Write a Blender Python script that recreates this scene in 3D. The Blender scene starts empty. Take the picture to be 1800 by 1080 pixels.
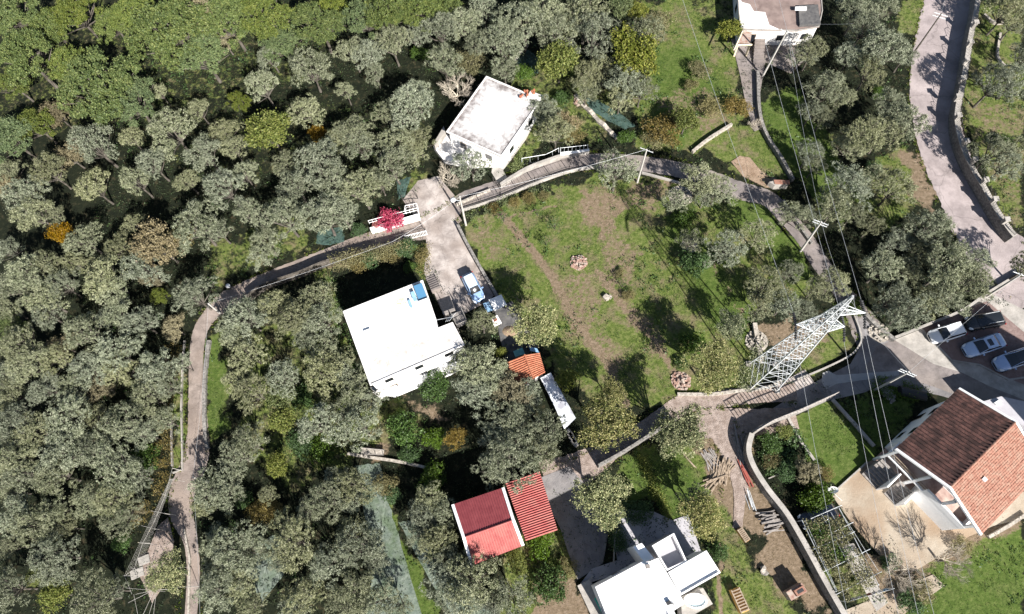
import bpy, math, random
import numpy as np
from mathutils import Vector, Matrix
random.seed(7); rng = np.random.default_rng(7)
SC = bpy.context.scene
R_ = math.radians
# ---------------------------------------------------------------- camera
F, H = 1200.0, 77.0
_d = np.array([965-900, -(1000-540), -F]); _d /= np.linalg.norm(_d)
_up = -_d
_y = np.array([0, 1, 0.]); _y -= _y@_up*_up; _y /= np.linalg.norm(_y)
_x = np.cross(_y, _up)
ROT = np.array([_x, _y, _up])                      # world = ROT @ cam
def P(u, v, z=0.0):                                # photo position -> ground / height z, in metres
    r = ROT@np.array([u-900, -(v-540), -F]); t = (H-z)/-r[2]
    return Vector((r[0]*t, r[1]*t, z))
def I(p):
    c = ROT.T@(np.array([p[0], p[1], p[2]-H])); return 900+F*c[0]/-c[2], 540-F*c[1]/-c[2]
cam = bpy.data.objects.new('camera', bpy.data.cameras.new('camera'))
SC.collection.objects.link(cam); SC.camera = cam
cam.data.sensor_width = 36; cam.data.lens = 24; cam.data.clip_end = 4000
m4 = Matrix([list(ROT[0])+[0], list(ROT[1])+[0], list(ROT[2])+[H], [0, 0, 0, 1]])
cam.matrix_world = m4
# ---------------------------------------------------------------- light
SUN_AZ, SUN_EL = -58.5, 37.0                       # maths azimuth towards the sun
W = bpy.data.worlds.new('World'); SC.world = W; W.use_nodes = True
nt = W.node_tree; bg = nt.nodes['Background']
sky = nt.nodes.new('ShaderNodeTexSky'); sky.sky_type = 'NISHITA'; sky.sun_disc = False
sky.sun_elevation = R_(SUN_EL); sky.sun_rotation = R_(90-SUN_AZ)
nt.links.new(sky.outputs[0], bg.inputs[0]); bg.inputs[1].default_value = 0.05
sl = bpy.data.lights.new('sun', 'SUN'); sl.energy = 5.0; sl.angle = R_(0.5); sl.color = (1, 0.96, 0.905)
so = bpy.data.objects.new('sun', sl); SC.collection.objects.link(so)
sd = Vector((math.cos(R_(SUN_AZ))*math.cos(R_(SUN_EL)), math.sin(R_(SUN_AZ))*math.cos(R_(SUN_EL)), math.sin(R_(SUN_EL))))
so.rotation_euler = sd.to_track_quat('Z', 'Y').to_euler(); so.location = sd*200
SC.view_settings.view_transform = 'Standard'; SC.view_settings.look = 'None'
SC.view_settings.exposure = 1.34; SC.view_settings.gamma = 1
# ---------------------------------------------------------------- helpers
C = SC.collection
def tag(o, label=None, cat=None, group=None, kind=None):
    if label: o['label'] = label
    if cat: o['category'] = cat
    if group: o['group'] = group
    if kind: o['kind'] = kind
    return o
def thing(name, label, cat, loc, group=None, rz=0):
    o = bpy.data.objects.new(name, None); C.objects.link(o); o.location = loc; o.rotation_euler = (0, 0, rz)
    o.empty_display_size = 0.3
    return tag(o, label, cat, group)
def worldloc(o):
    m = Matrix.Identity(4)
    while o is not None:
        m = Matrix.LocRotScale(o.location, o.rotation_euler, o.scale) @ m; o = o.parent
    return m
class MB:
    def __init__(s): s.v = []; s.f = []; s.mi = []
    def poly(s, pts, mi=0):
        n = len(s.v); s.v += [tuple(p) for p in pts]; s.f.append(tuple(range(n, n+len(pts)))); s.mi.append(mi)
    def grid(s, rows, close=False, mi=0):
        n = len(s.v); m = len(rows[0])
        for r in rows: s.v += [tuple(p) for p in r]
        for i in range(len(rows)-1):
            for j in range(m if close else m-1):
                a = n+i*m+j; b = n+i*m+(j+1) % m
                s.f.append((a, b, b+m, a+m)); s.mi.append(mi)
    def prism(s, pts, z0, z1, mi=0):                 # pts: list of xy (CCW or CW)
        a = sum(pts[i][0]*pts[(i+1) % len(pts)][1]-pts[(i+1) % len(pts)][0]*pts[i][1] for i in range(len(pts)))
        if a < 0: pts = pts[::-1]
        n = len(s.v); k = len(pts)
        zz0 = z0 if isinstance(z0, (list, tuple)) else [z0]*k
        zz1 = z1 if isinstance(z1, (list, tuple)) else [z1]*k
        s.v += [(p[0], p[1], zz0[i]) for i, p in enumerate(pts)]+[(p[0], p[1], zz1[i]) for i, p in enumerate(pts)]
        s.f.append(tuple(range(n+k, n+2*k))); s.f.append(tuple(range(n+k-1, n-1, -1)))
        for i in range(k): s.f.append((n+i, n+(i+1) % k, n+k+(i+1) % k, n+k+i))
        s.mi += [mi]*(k+2)
    def box(s, c, size, rz=0, mi=0):
        cx, cy, cz = c; a, b, h = size[0]/2, size[1]/2, size[2]
        co, si = math.cos(rz), math.sin(rz)
        pts = [(cx+x*co-y*si, cy+x*si+y*co) for x, y in ((-a, -b), (a, -b), (a, b), (-a, b))]
        s.prism(pts, cz, cz+h, mi)
    def tube(s, pts, rad, n=6, cap=True, mi=0):
        pts = [Vector(p) for p in pts]
        if not isinstance(rad, (list, tuple)): rad = [rad]*len(pts)
        rows = []
        for i, p in enumerate(pts):
            t = (pts[min(i+1, len(pts)-1)]-pts[max(i-1, 0)])
            if t.length < 1e-6: t = Vector((0, 0, 1))
            t.normalize()
            a = t.cross(Vector((0, 0, 1)))
            if a.length < 0.05: a = t.cross(Vector((1, 0, 0)))
            a.normalize(); b = t.cross(a)
            rows.append([p+(a*math.cos(2*math.pi*k/n)+b*math.sin(2*math.pi*k/n))*rad[i] for k in range(n)])
        s.grid(rows, close=True, mi=mi)
        if cap: s.poly(rows[0], mi); s.poly(rows[-1][::-1], mi)
    def bar(s, a, b, w=0.06):
        s.tube([a, b], w*0.7, n=4)
    def build(s, name, mats, parent=None, smooth=False):
        if not isinstance(mats, (list, tuple)): mats = [mats]
        me = bpy.data.meshes.new(name)
        v = s.v
        if parent is not None:
            inv = worldloc(parent).inverted(); v = [tuple(inv@Vector(p)) for p in v]
        me.from_pydata(v, [], s.f)
        for m in mats: me.materials.append(m)
        if len(mats) > 1: me.polygons.foreach_set('material_index', s.mi)
        if smooth: me.polygons.foreach_set('use_smooth', [True]*len(s.f))
        me.update()
        o = bpy.data.objects.new(name, me); C.objects.link(o)
        if parent is not None: o.parent = parent
        return o
def copy_tree(o, parent=None):
    c = o.copy(); C.objects.link(c); c.parent = parent
    for ch in [x for x in list(o.children)]: copy_tree(ch, c)
    return c
# ---------------------------------------------------------------- materials
def nn(t, k, **kw):
    n = t.nodes.new(k)
    for a, b in kw.items(): setattr(n, a, b)
    return n
def ramp(t, stops):
    r = nn(t, 'ShaderNodeValToRGB'); e = r.color_ramp.elements
    while len(e) < len(stops): e.new(0.5)
    for i, (p, c) in enumerate(stops):
        e[i].position = p; e[i].color = (*c, 1) if len(c) == 3 else c
    return r
def mat(name, c1, c2=None, *a_, crack=0, **k_):
    m = mat0(name, c1, c2, *a_, **k_)
    if crack:
        t = m.node_tree; b = t.nodes['Principled BSDF']; src = b.inputs['Base Color'].links[0].from_socket; tc = nn(t, 'ShaderNodeTexCoord')
        nz = nn(t, 'ShaderNodeTexNoise'); nz.inputs['Scale'].default_value = .9; t.links.new(tc.outputs['Object'], nz.inputs['Vector'])
        va = nn(t, 'ShaderNodeVectorMath', operation='ADD'); t.links.new(tc.outputs['Object'], va.inputs[0]); t.links.new(nz.outputs['Color'], va.inputs[1])
        vo = nn(t, 'ShaderNodeTexVoronoi', feature='DISTANCE_TO_EDGE'); vo.inputs['Scale'].default_value = crack; t.links.new(va.outputs[0], vo.inputs['Vector'])
        r = ramp(t, [(0.0, (.68, .68, .68)), (0.012, (1, 1, 1))]); t.links.new(vo.outputs['Distance'], r.inputs[0])
        n2 = nn(t, 'ShaderNodeTexNoise'); n2.inputs['Scale'].default_value = .35; n2.inputs['Detail'].default_value = 8; n2.inputs['Roughness'].default_value = .7; t.links.new(tc.outputs['Object'], n2.inputs['Vector'])
        r2 = ramp(t, [(0.36, (.76, .74, .73)), (0.58, (1.12, 1.1, 1.08))]); t.links.new(n2.outputs['Fac'], r2.inputs[0])
        for q in (r, r2):
            mx = nn(t, 'ShaderNodeMix', data_type='RGBA', blend_type='MULTIPLY'); mx.inputs[0].default_value = .85; t.links.new(src, mx.inputs[6]); t.links.new(q.outputs[0], mx.inputs[7]); src = mx.outputs[2]
        t.links.new(src, b.inputs['Base Color'])
    return m
def mat0(name, c1, c2=None, scale=1.0, rough=0.85, bump=0.0, bscale=None, metal=0.0, c3=None, s3=0.15, spec=0.3, detail=6, lo=0.35, hi=0.65, coat=0):
    m = bpy.data.materials.new(name); m.use_nodes = True; t = m.node_tree; b = t.nodes['Principled BSDF']
    b.inputs['Roughness'].default_value = rough; b.inputs['Metallic'].default_value = metal
    b.inputs['Specular IOR Level'].default_value = spec
    if coat: b.inputs['Coat Weight'].default_value = coat; b.inputs['Coat Roughness'].default_value = 0.06
    tc = nn(t, 'ShaderNodeTexCoord')
    if c2 is None: b.inputs['Base Color'].default_value = (*c1, 1)
    else:
        n1 = nn(t, 'ShaderNodeTexNoise'); n1.inputs['Scale'].default_value = scale; n1.inputs['Detail'].default_value = detail; n1.inputs['Roughness'].default_value = 0.65
        t.links.new(tc.outputs['Object'], n1.inputs['Vector'])
        r = ramp(t, [(lo, c1), (hi, c2)]); t.links.new(n1.outputs['Fac'], r.inputs[0]); out = r.outputs[0]
        if c3 is not None:
            n2 = nn(t, 'ShaderNodeTexNoise'); n2.inputs['Scale'].default_value = s3; n2.inputs['Detail'].default_value = 5
            t.links.new(tc.outputs['Object'], n2.inputs['Vector'])
            r2 = ramp(t, [(0.45, (0, 0, 0)), (0.62, (1, 1, 1))]); t.links.new(n2.outputs['Fac'], r2.inputs[0])
            mx = nn(t, 'ShaderNodeMix', data_type='RGBA'); t.links.new(r2.outputs[0], mx.inputs[0])
            t.links.new(out, mx.inputs[6]); mx.inputs[7].default_value = (*c3, 1); out = mx.outputs[2]
        t.links.new(out, b.inputs['Base Color'])
    if bump:
        nb = nn(t, 'ShaderNodeTexNoise'); nb.inputs['Scale'].default_value = bscale or scale*3; nb.inputs['Detail'].default_value = 4
        t.links.new(tc.outputs['Object'], nb.inputs['Vector'])
        bp = nn(t, 'ShaderNodeBump'); bp.inputs['Strength'].default_value = bump; bp.inputs['Distance'].default_value = 0.1
        t.links.new(nb.outputs['Fac'], bp.inputs['Height']); t.links.new(bp.outputs[0], b.inputs['Normal'])
    return m
def leafmat(name, stops, trans=0.25, rough=0.6, var=0.35):
    m = bpy.data.materials.new(name); m.use_nodes = True; t = m.node_tree; b = t.nodes['Principled BSDF']; out = t.nodes['Material Output']
    g = nn(t, 'ShaderNodeNewGeometry'); oi = nn(t, 'ShaderNodeObjectInfo')
    tc = nn(t, 'ShaderNodeTexCoord'); n1 = nn(t, 'ShaderNodeTexNoise'); n1.inputs['Scale'].default_value = 3.4; n1.inputs['Detail'].default_value = 3
    t.links.new(tc.outputs['Object'], n1.inputs['Vector'])
    a1 = nn(t, 'ShaderNodeMath', operation='MULTIPLY'); a1.inputs[1].default_value = 0.5; t.links.new(g.outputs['Random Per Island'], a1.inputs[0])
    a2 = nn(t, 'ShaderNodeMath', operation='MULTIPLY_ADD'); a2.inputs[1].default_value = 0.5; t.links.new(n1.outputs['Fac'], a2.inputs[0]); t.links.new(a1.outputs[0], a2.inputs[2])
    r = ramp(t, stops); t.links.new(a2.outputs[0], r.inputs[0])
    hs = nn(t, 'ShaderNodeHueSaturation')
    mr = nn(t, 'ShaderNodeMapRange'); mr.inputs['To Min'].default_value = 1-var; mr.inputs['To Max'].default_value = 1+var*0.8
    t.links.new(oi.outputs['Random'], mr.inputs[0]); t.links.new(mr.outputs[0], hs.inputs['Value'])
    mh = nn(t, 'ShaderNodeMath', operation='MULTIPLY'); mh.inputs[1].default_value = 7.31; t.links.new(oi.outputs['Random'], mh.inputs[0])
    mf = nn(t, 'ShaderNodeMath', operation='FRACT'); t.links.new(mh.outputs[0], mf.inputs[0])
    m2 = nn(t, 'ShaderNodeMapRange'); m2.inputs['To Min'].default_value = 0.478; m2.inputs['To Max'].default_value = 0.518
    ms = nn(t, 'ShaderNodeMapRange'); ms.inputs['To Min'].default_value = 1.25; ms.inputs['To Max'].default_value = .8; t.links.new(mf.outputs[0], ms.inputs[0]); t.links.new(ms.outputs[0], hs.inputs['Saturation'])
    t.links.new(mf.outputs[0], m2.inputs[0]); t.links.new(m2.outputs[0], hs.inputs['Hue'])
    t.links.new(r.outputs[0], hs.inputs['Color']); t.links.new(hs.outputs[0], b.inputs['Base Color'])
    b.inputs['Roughness'].default_value = rough; b.inputs['Specular IOR Level'].default_value = 0.35
    tr = nn(t, 'ShaderNodeBsdfTranslucent'); t.links.new(hs.outputs[0], tr.inputs['Color'])
    mx = nn(t, 'ShaderNodeMixShader'); mx.inputs[0].default_value = trans
    t.links.new(b.outputs[0], mx.inputs[1]); t.links.new(tr.outputs[0], mx.inputs[2]); t.links.new(mx.outputs[0], out.inputs['Surface'])
    return m
M = {}
M['asphalt'] = mat('asphalt', (0.24, 0.208, 0.206), (0.31, 0.27, 0.268), 0.35, 0.9, 0.3, 9, c3=(0.265, 0.23, 0.228), s3=0.08, crack=.16)
M['lane'] = mat('lane_concrete', (0.13, 0.116, 0.112), (0.215, 0.19, 0.183), 0.9, 0.9, 0.4, 8, crack=.4, c3=(0.19, 0.165, 0.15), s3=0.2)
M['grey_lane'] = mat('grey_tarmac', (0.14, 0.135, 0.14), (0.21, 0.20, 0.20), 0.5, 0.9, 0.3, 8, crack=.25)
M['drive'] = mat('driveway_concrete', crack=.33, c1=(0.25, 0.22, 0.205), c2=(0.38, 0.345, 0.325), scale=0.7, rough=0.9, bump=0.3, bscale=7, c3=(0.24, 0.205, 0.185), s3=0.3)
M['beige'] = mat('beige_concrete', (0.25, 0.205, 0.155), (0.345, 0.30, 0.24), 0.5, 0.9, 0.3, 6, c3=(0.24, 0.175, 0.12), s3=0.16)
M['dirt'] = mat('dirt', (0.17, 0.115, 0.075), (0.30, 0.22, 0.16), 0.9, 0.95, 0.8, 6, c3=(0.22, 0.16, 0.11), s3=0.3)
M['gravel'] = mat('gravel_path', (0.17, 0.13, 0.108), (0.30, 0.245, 0.215), 1.5, 0.95, 0.8, 9)
M['stonewall'] = mat('stone_wall', (0.09, 0.085, 0.08), (0.26, 0.245, 0.225), 4.0, 0.9, 1.0, 6)
M['path'] = mat('worn_path', (0.165, 0.138, 0.122), (0.26, 0.22, 0.198), 0.9, 0.9, 0.5, 8, c3=(0.22, 0.18, 0.155), s3=0.25, crack=.4)
M['kerb'] = mat('pale_concrete', (0.22, 0.205, 0.185), (0.36, 0.335, 0.305), 0.9, 0.85, 0.3, 8)
M['white'] = mat('white_render', (0.74, 0.74, 0.73), (0.82, 0.81, 0.80), 0.8, 0.8)
M['whitedirty'] = mat('weathered_white', (0.50, 0.48, 0.46), (0.74, 0.72, 0.70), 1.0, 0.85)
M['cream'] = mat('cream_wall', (0.55, 0.45, 0.30), (0.66, 0.56, 0.40), 1.0)
M['bark'] = mat('bark', (0.045, 0.038, 0.03), (0.13, 0.115, 0.098), 3.0, 0.9, 0.8, 8)
M['twig'] = mat('pale_twigs', (0.30, 0.26, 0.21), (0.46, 0.41, 0.33), 2.0)
M['galv'] = mat('galvanised_steel', (0.44, 0.46, 0.47), (0.60, 0.62, 0.63), 3.0, 0.45, metal=0.25, spec=0.5)
M['wire'] = mat('bright_wire', (0.42, 0.43, 0.44), None, rough=0.5, metal=0.2)
M['pole'] = mat('pole_concrete', (0.30, 0.285, 0.26), (0.42, 0.40, 0.37), 3.0)
M['wood'] = mat('raw_timber', (0.16, 0.12, 0.085), (0.34, 0.27, 0.20), 4.0)
M['greywood'] = mat('grey_timber', (0.15, 0.135, 0.125), (0.29, 0.265, 0.245), 4.0)
M['orange'] = mat('orange_timber', (0.55, 0.28, 0.08), (0.66, 0.40, 0.14), 3.0)
M['dark'] = mat('dark_metal', (0.03, 0.03, 0.032), None, rough=0.5)
M['iron'] = mat('iron_rail', (0.06, 0.055, 0.05), None, rough=0.6)
M['glass'] = mat('car_glass', (0.012, 0.014, 0.018), None, rough=0.06, spec=0.9)
M['tyre'] = mat('tyre', (0.02, 0.02, 0.02), None, rough=0.9)
M['rim'] = mat('rim', (0.35, 0.36, 0.37), None, rough=0.3, metal=0.8)
M['lamp'] = mat('lamp_lens', (0.65, 0.68, 0.7), None, rough=0.1, spec=0.8)
M['redlamp'] = mat('red_lens', (0.35, 0.02, 0.02), None, rough=0.15)
M['brick'] = mat('broken_brick', (0.20, 0.11, 0.085), (0.34, 0.23, 0.185), 3.0, 0.9, c3=(0.33, 0.28, 0.24), s3=2.5)
M['stone'] = mat('pale_stone', (0.18, 0.16, 0.135), (0.42, 0.38, 0.33), 3.0, 0.9, 0.5, 10)
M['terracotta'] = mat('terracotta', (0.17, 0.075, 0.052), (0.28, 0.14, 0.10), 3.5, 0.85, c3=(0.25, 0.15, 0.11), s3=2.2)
M['terra_shade'] = mat('shaded_tiles', (0.05, 0.026, 0.023), (0.17, 0.085, 0.07), 3.2, 0.8, c3=(0.045, 0.025, 0.022), s3=1.2)  # shaded copy of the terracotta; the slope's shade is put into the colour
M['orange_tile'] = mat('orange_tiles', (0.27, 0.085, 0.045), (0.38, 0.155, 0.09), 2.2, 0.8)
M['redsheet_shade'] = mat('red_sheet_shaded', (0.18, 0.036, 0.042), (0.24, 0.055, 0.06), 1.4, 0.6)  # darker copy of the sheet red, shade painted in for the far slope
M['redsheet_shade2'] = mat('light_red_sheet', (0.25, 0.052, 0.048), (0.33, 0.085, 0.075), 1.4, 0.6, c3=(0.28, 0.088, 0.075), s3=.7)
M['blue'] = mat('blue_sheet', (0.16, 0.28, 0.42), (0.25, 0.40, 0.55), 1.0, 0.6)
M['panel'] = mat('solar_panel', (0.05, 0.14, 0.24), None, rough=0.25, spec=0.7)
M['teal'] = mat('teal_sheet', (0.12, 0.30, 0.30), (0.2, 0.42, 0.42), 2.0, 0.6)
M['net'] = mat('green_net', (0.022, 0.048, 0.040), (0.055, 0.09, 0.075), 2.0, 0.9, 0.8, 3)
M['palenet'] = mat('pale_olive_net', (0.075, 0.10, 0.08), (0.16, 0.185, 0.155), 1.4, 0.9, 0.8, 3, c3=(0.08, 0.11, 0.07), s3=0.5)
M['soot'] = mat('dark_felt', (0.045, 0.045, 0.048), (0.12, 0.115, 0.11), 1.2, 0.9)
M['pink'] = mat('bougainvillea', (0.55, 0.10, 0.14), (0.70, 0.20, 0.25), 3)
M['lilac'] = mat('grey_paving', (0.30, 0.29, 0.31), (0.37, 0.36, 0.38), 1.0, 0.85)
M['oldroof'] = mat('brown_felt_roof', (0.13, 0.095, 0.085), (0.21, 0.16, 0.142), 0.8, 0.9, c3=(0.22, 0.165, 0.145), s3=0.6)
M['rust'] = mat('rust', (0.42, 0.20, 0.09), (0.7, 0.62, 0.55), 2.5, 0.9)
M['green'] = mat('green_plastic', (0.02, 0.36, 0.26), None, rough=0.5)
M['redpaint'] = mat('red_paint', (0.26, 0.07, 0.055), None, rough=0.6)
M['cloth'] = mat('cloth', (0.55, 0.5, 0.52), (0.75, 0.74, 0.78), 5)
L = {}
L['olive'] = leafmat('olive_leaves', [(0.28, (0.030, 0.042, 0.016)), (0.47, (0.122, 0.140, 0.072)), (0.69, (0.38, 0.395, 0.27))], 0.05, 0.5, 0.26)
L['brown'] = leafmat('brown_leaves', [(0.2, (0.11, 0.09, 0.05)), (0.5, (0.19, 0.16, 0.085)), (0.8, (0.28, 0.235, 0.14))], 0.15)
L['oak'] = leafmat('oak_leaves', [(0.2, (0.045, 0.068, 0.022)), (0.5, (0.098, 0.138, 0.040)), (0.8, (0.20, 0.225, 0.075))], 0.25, 0.6, 0.15)
L['yg'] = leafmat('yellow_green_leaves', [(0.2, (0.06, 0.085, 0.022)), (0.5, (0.13, 0.162, 0.045)), (0.75, (0.25, 0.265, 0.095))], 0.3, 0.6, 0.15)
L['pale'] = leafmat('pale_yellow_leaves', [(0.25, (0.06, 0.085, 0.032)), (0.48, (0.19, 0.21, 0.09)), (0.72, (0.42, 0.41, 0.22))], 0.3, 0.6, 0.15)
L['green'] = leafmat('green_leaves', [(0.2, (0.03, 0.06, 0.015)), (0.5, (0.06, 0.11, 0.028)), (0.8, (0.10, 0.165, 0.045))], 0.25, 0.5, 0.2)
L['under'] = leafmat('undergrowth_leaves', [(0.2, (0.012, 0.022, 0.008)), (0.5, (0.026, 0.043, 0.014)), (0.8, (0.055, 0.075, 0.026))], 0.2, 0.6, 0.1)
L['orange'] = leafmat('autumn_leaves', [(0.25, (0.10, 0.085, 0.02)), (0.45, (0.19, 0.125, 0.03)), (0.7, (0.27, 0.21, 0.05))], 0.3, 0.6, 0.2)
L['dry'] = leafmat('dry_vine_leaves', [(0.2, (0.09, 0.08, 0.03)), (0.5, (0.17, 0.15, 0.055)), (0.8, (0.27, 0.23, 0.11))], 0.25, 0.6, 0.2)
L['pink'] = leafmat('pink_flowers', [(0.2, (0.20, 0.05, 0.05)), (0.5, (0.42, 0.11, 0.12)), (0.8, (0.5, 0.22, 0.22))], 0.25, 0.6, 0.1)
L['grass'] = leafmat('grass_blades', [(0.2, (0.040, 0.075, 0.011)), (0.5, (0.075, 0.125, 0.020)), (0.8, (0.12, 0.165, 0.04))], 0.3, 0.6, 0.1)

# ---------------------------------------------------------------- ground with painted-in cover (grass, soil, litter)
def pip(px, py, poly):
    ins = np.zeros(px.shape, bool); n = len(poly); dist = np.full(px.shape, 1e9)
    for i in range(n):
        x1, y1 = poly[i]; x2, y2 = poly[(i+1) % n]
        c = ((y1 > py) != (y2 > py)); 
        with np.errstate(divide='ignore', invalid='ignore'):
            xi = (x2-x1)*(py-y1)/((y2-y1) if y2 != y1 else 1e-9)+x1
        ins ^= c & (px < xi)
        L2 = (x2-x1)**2+(y2-y1)**2+1e-9; t = np.clip(((px-x1)*(x2-x1)+(py-y1)*(y2-y1))/L2, 0, 1)
        dist = np.minimum(dist, np.hypot(px-x1-t*(x2-x1), py-y1-t*(y2-y1)))
    return np.where(ins, dist, -dist)
def linedist(px, py, pts):
    dist = np.full(px.shape, 1e9)
    for (x1, y1), (x2, y2) in zip(pts[:-1], pts[1:]):
        L2 = (x2-x1)**2+(y2-y1)**2+1e-9; t = np.clip(((px-x1)*(x2-x1)+(py-y1)*(y2-y1))/L2, 0, 1)
        dist = np.minimum(dist, np.hypot(px-x1-t*(x2-x1), py-y1-t*(y2-y1)))
    return dist
GRASS = [
 ([(812,395),(870,362),(960,335),(1060,310),(1190,325),(1240,350),(1330,345),(1420,440),(1440,500),(1320,560),(1340,620),(1320,690),(1190,700),(1060,720),(990,660),(900,560),(840,470)], 1.0),
 ([(1120,0),(1200,0),(1290,60),(1310,200),(1290,225),(1210,270),(1120,260),(1110,180),(1140,100)], 1.0),
 ([(1215,0),(1300,0),(1300,60),(1230,40)], .6),
 ([(1330,180),(1400,150),(1460,250),(1520,330),(1480,400),(1400,330),(1345,250)], .9),
 ([(1225,260),(1300,215),(1340,230),(1390,310),(1300,300)], .9),
 ([(1640,60),(1560,60),(1590,0),(1630,0)], .8), ([(1530,280),(1600,250),(1620,350),(1560,400),(1500,360)], .8),
 ([(1388,740),(1452,700),(1535,810),(1465,862),(1430,820)], 1.3),
 ([(1500,700),(1640,670),(1560,790),(1525,812),(1460,705)], .6),
 ([(1400,600),(1490,560),(1505,610),(1400,670)], .8),
 ([(1430,1000),(1600,1010),(1800,920),(1800,1100),(1560,1100)], 1.2),
 ([(1190,780),(1260,760),(1290,880),(1330,1000),(1440,1100),(1240,1100),(1260,1010),(1240,950),(1180,860)], .8),
 ([(1080,800),(1180,770),(1240,850),(1185,940),(1140,880),(1080,900)], .7),
 ([(1700,0),(1800,0),(1800,420),(1760,370),(1700,220),(1690,150)], .75),
 ([(355,590),(395,590),(400,760),(380,780),(360,740)], 1.1), ([(300,640),(325,640),(322,830),(300,820)], .9),
 ([(420,580),(600,560),(640,700),(700,700),(760,760),(640,800),(520,860),(430,800)], .55),
 ([(672,885),(700,915),(790,1100),(735,1100),(690,960)], 1.2), ([(660,810),(690,870),(690,900),(665,860)], 1.),
 ([(370,430),(520,380),(560,430),(430,480),(370,500)], .6),
 ([(555,470),(575,465),(600,560),(590,640),(570,560)], .8),
 ([(725,420),(755,425),(750,490),(715,440)], .9),
 ([(880,960),(1000,920),(1030,1100),(870,1100)], .6),
 ([(890,130),(1000,60),(1080,180),(1060,250),(960,240),(940,280),(890,300)], .55),
 ([(700,320),(760,310),(745,345),(715,350)], .6),
 ([(0,0),(600,0),(560,140),(0,260)], .35), ([(120,180),(760,180),(740,330),(300,300)], .25)]
DIRT = [
 ([(1010,330),(1085,330),(1110,370),(1060,420),(1030,400),(1015,360)], .7),
 ([(1075,400),(1130,440),(1110,520),(1180,600),(1160,640),(1110,560),(1060,500),(1040,440)], .55),
 ([(1000,470),(1040,470),(1060,530),(1040,590),(1100,600),(1090,660),(1060,650),(1000,590),(970,500)], .55),
 ([(820,385),(870,385),(900,440),(860,470),(830,430)], .45), ([(1090,320),(1190,325),(1160,370),(1110,350)], .6),
 ([(1240,430),(1300,560),(1330,570),(1400,560),(1400,640),(1360,610),(1310,560),(1250,470)], .9),
 ([(1330,590),(1440,560),(1470,590),(1380,650)], .6),
 ([(1350,960),(1390,965),(1440,1040),(1450,1080),(1420,1060),(1360,1040),(1335,990)], 1.3),
 ([(1310,890),(1370,880),(1390,940),(1420,1000),(1370,990),(1330,940)], .9),
 ([(1222,742),(1300,738),(1318,790),(1345,880),(1330,940),(1290,900),(1258,880),(1236,810)], 1.5),
 ([(940,1000),(1015,1020),(1045,1100),(930,1100)], 1.), ([(640,790),(670,780),(690,800),(630,815)], 1.),
 ([(1690,150),(1800,200),(1800,380),(1720,250)], .45), ([(1580,255),(1625,280),(1650,380),(1600,330)], .9),
 ([(1500,990),(1800,880),(1800,930),(1640,1000),(1560,1060)], .8),
 ([(700,700),(760,720),(800,740),(760,750)], .8), ([(1130,40),(1180,20),(1190,60),(1150,80)], .4), ([(1160,170),(1220,150),(1300,200),(1260,240),(1180,230)], .5),
 ([(560,440),(720,425),(720,445),(570,470)], .8)]
DLINES = [([(880,375),(960,470),(1010,560),(1060,630),(1100,710)], 7, 1.0), ([(1050,480),(1100,545),(1160,610),(1195,670)], 5, .9),
          ([(1262,960),(1266,1080)], 4, 1.), ([(1300,820),(1290,870),(1300,930)], 6, 1.), ([(890,382),(975,362)], 3, .7)]
xs = np.concatenate([[-2500, -900, -400, -200, -120], np.arange(-95, 78, 0.45), [100, 200, 400, 900, 2500]])
ys = np.concatenate([[-2500, -900, -400, -150, -60], np.arange(-18, 90, 0.45), [110, 200, 400, 900, 2500]])
X, Y = np.meshgrid(xs, ys)
def proj_np(X, Y, z=0):
    D = np.stack([X, Y, np.full(X.shape, z-H)], -1)@ROT
    return 900+F*D[..., 0]/-D[..., 2], 540-F*D[..., 1]/-D[..., 2]
LUSH = [[(1388,740),(1452,698),(1540,815),(1465,866),(1430,822)], [(1580,1020),(1700,970),(1810,915),(1810,1100),(1600,1100)], [(355,590),(398,590),(402,765),(360,770)], [(672,885),(700,915),(790,1100),(735,1100),(690,960)], [(1330,180),(1400,150),(1460,250),(1520,330),(1480,400),(1400,330),(1345,250)], [(1250,340),(1330,345),(1420,440),(1440,500),(1400,490),(1300,400)], [(1500,700),(1640,670),(1560,790),(1525,812),(1460,705)], [(1280,480),(1330,560),(1310,600),(1240,560),(1210,480),(1170,400),(1200,380)], [(1080,800),(1180,770),(1240,850),(1185,940),(1140,880),(1080,900)], [(1150,90),(1230,80),(1270,150),(1200,260),(1140,240)]]
def vnoise(x, y, s, seed):
    r = np.random.default_rng(seed); g = r.random((64, 64)); x = (x/s) % 63; y = (y/s) % 63
    i = x.astype(int); j = y.astype(int); a = x-i; b = y-j; a = a*a*(3-2*a); b = b*b*(3-2*b)
    i1 = (i+1) % 64; j1 = (j+1) % 64
    return g[i, j]*(1-a)*(1-b)+g[i1, j]*a*(1-b)+g[i, j1]*(1-a)*b+g[i1, j1]*a*b
def masks(X, Y):
    U, V = proj_np(X, Y)
    wx = (vnoise(X, Y, 1.6, 1)-.5)*26+(vnoise(X, Y, .6, 2)-.5)*12; wy = (vnoise(X, Y, 1.6, 3)-.5)*26+(vnoise(X, Y, .6, 4)-.5)*12
    u, v = U+wx, V+wy
    g = np.zeros(X.shape); d = np.zeros(X.shape)
    for p, w in GRASS: g = np.maximum(g, w*np.clip(pip(u, v, p)/12+.5, 0, 1))
    for p, w in DIRT: d = np.maximum(d, w*np.clip(pip(u, v, p)/14+.5, 0, 1))
    for p, r, w in DLINES: d = np.maximum(d, w*np.clip(1.5-linedist(U+wx*.2, V+wy*.2, p)/r, 0, 1))
    return np.clip(g, 0, 1.3), np.clip(d, 0, 1.3)
g, d = masks(X, Y)
U_, V_ = proj_np(X, Y); lush = np.zeros(X.shape)
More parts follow.
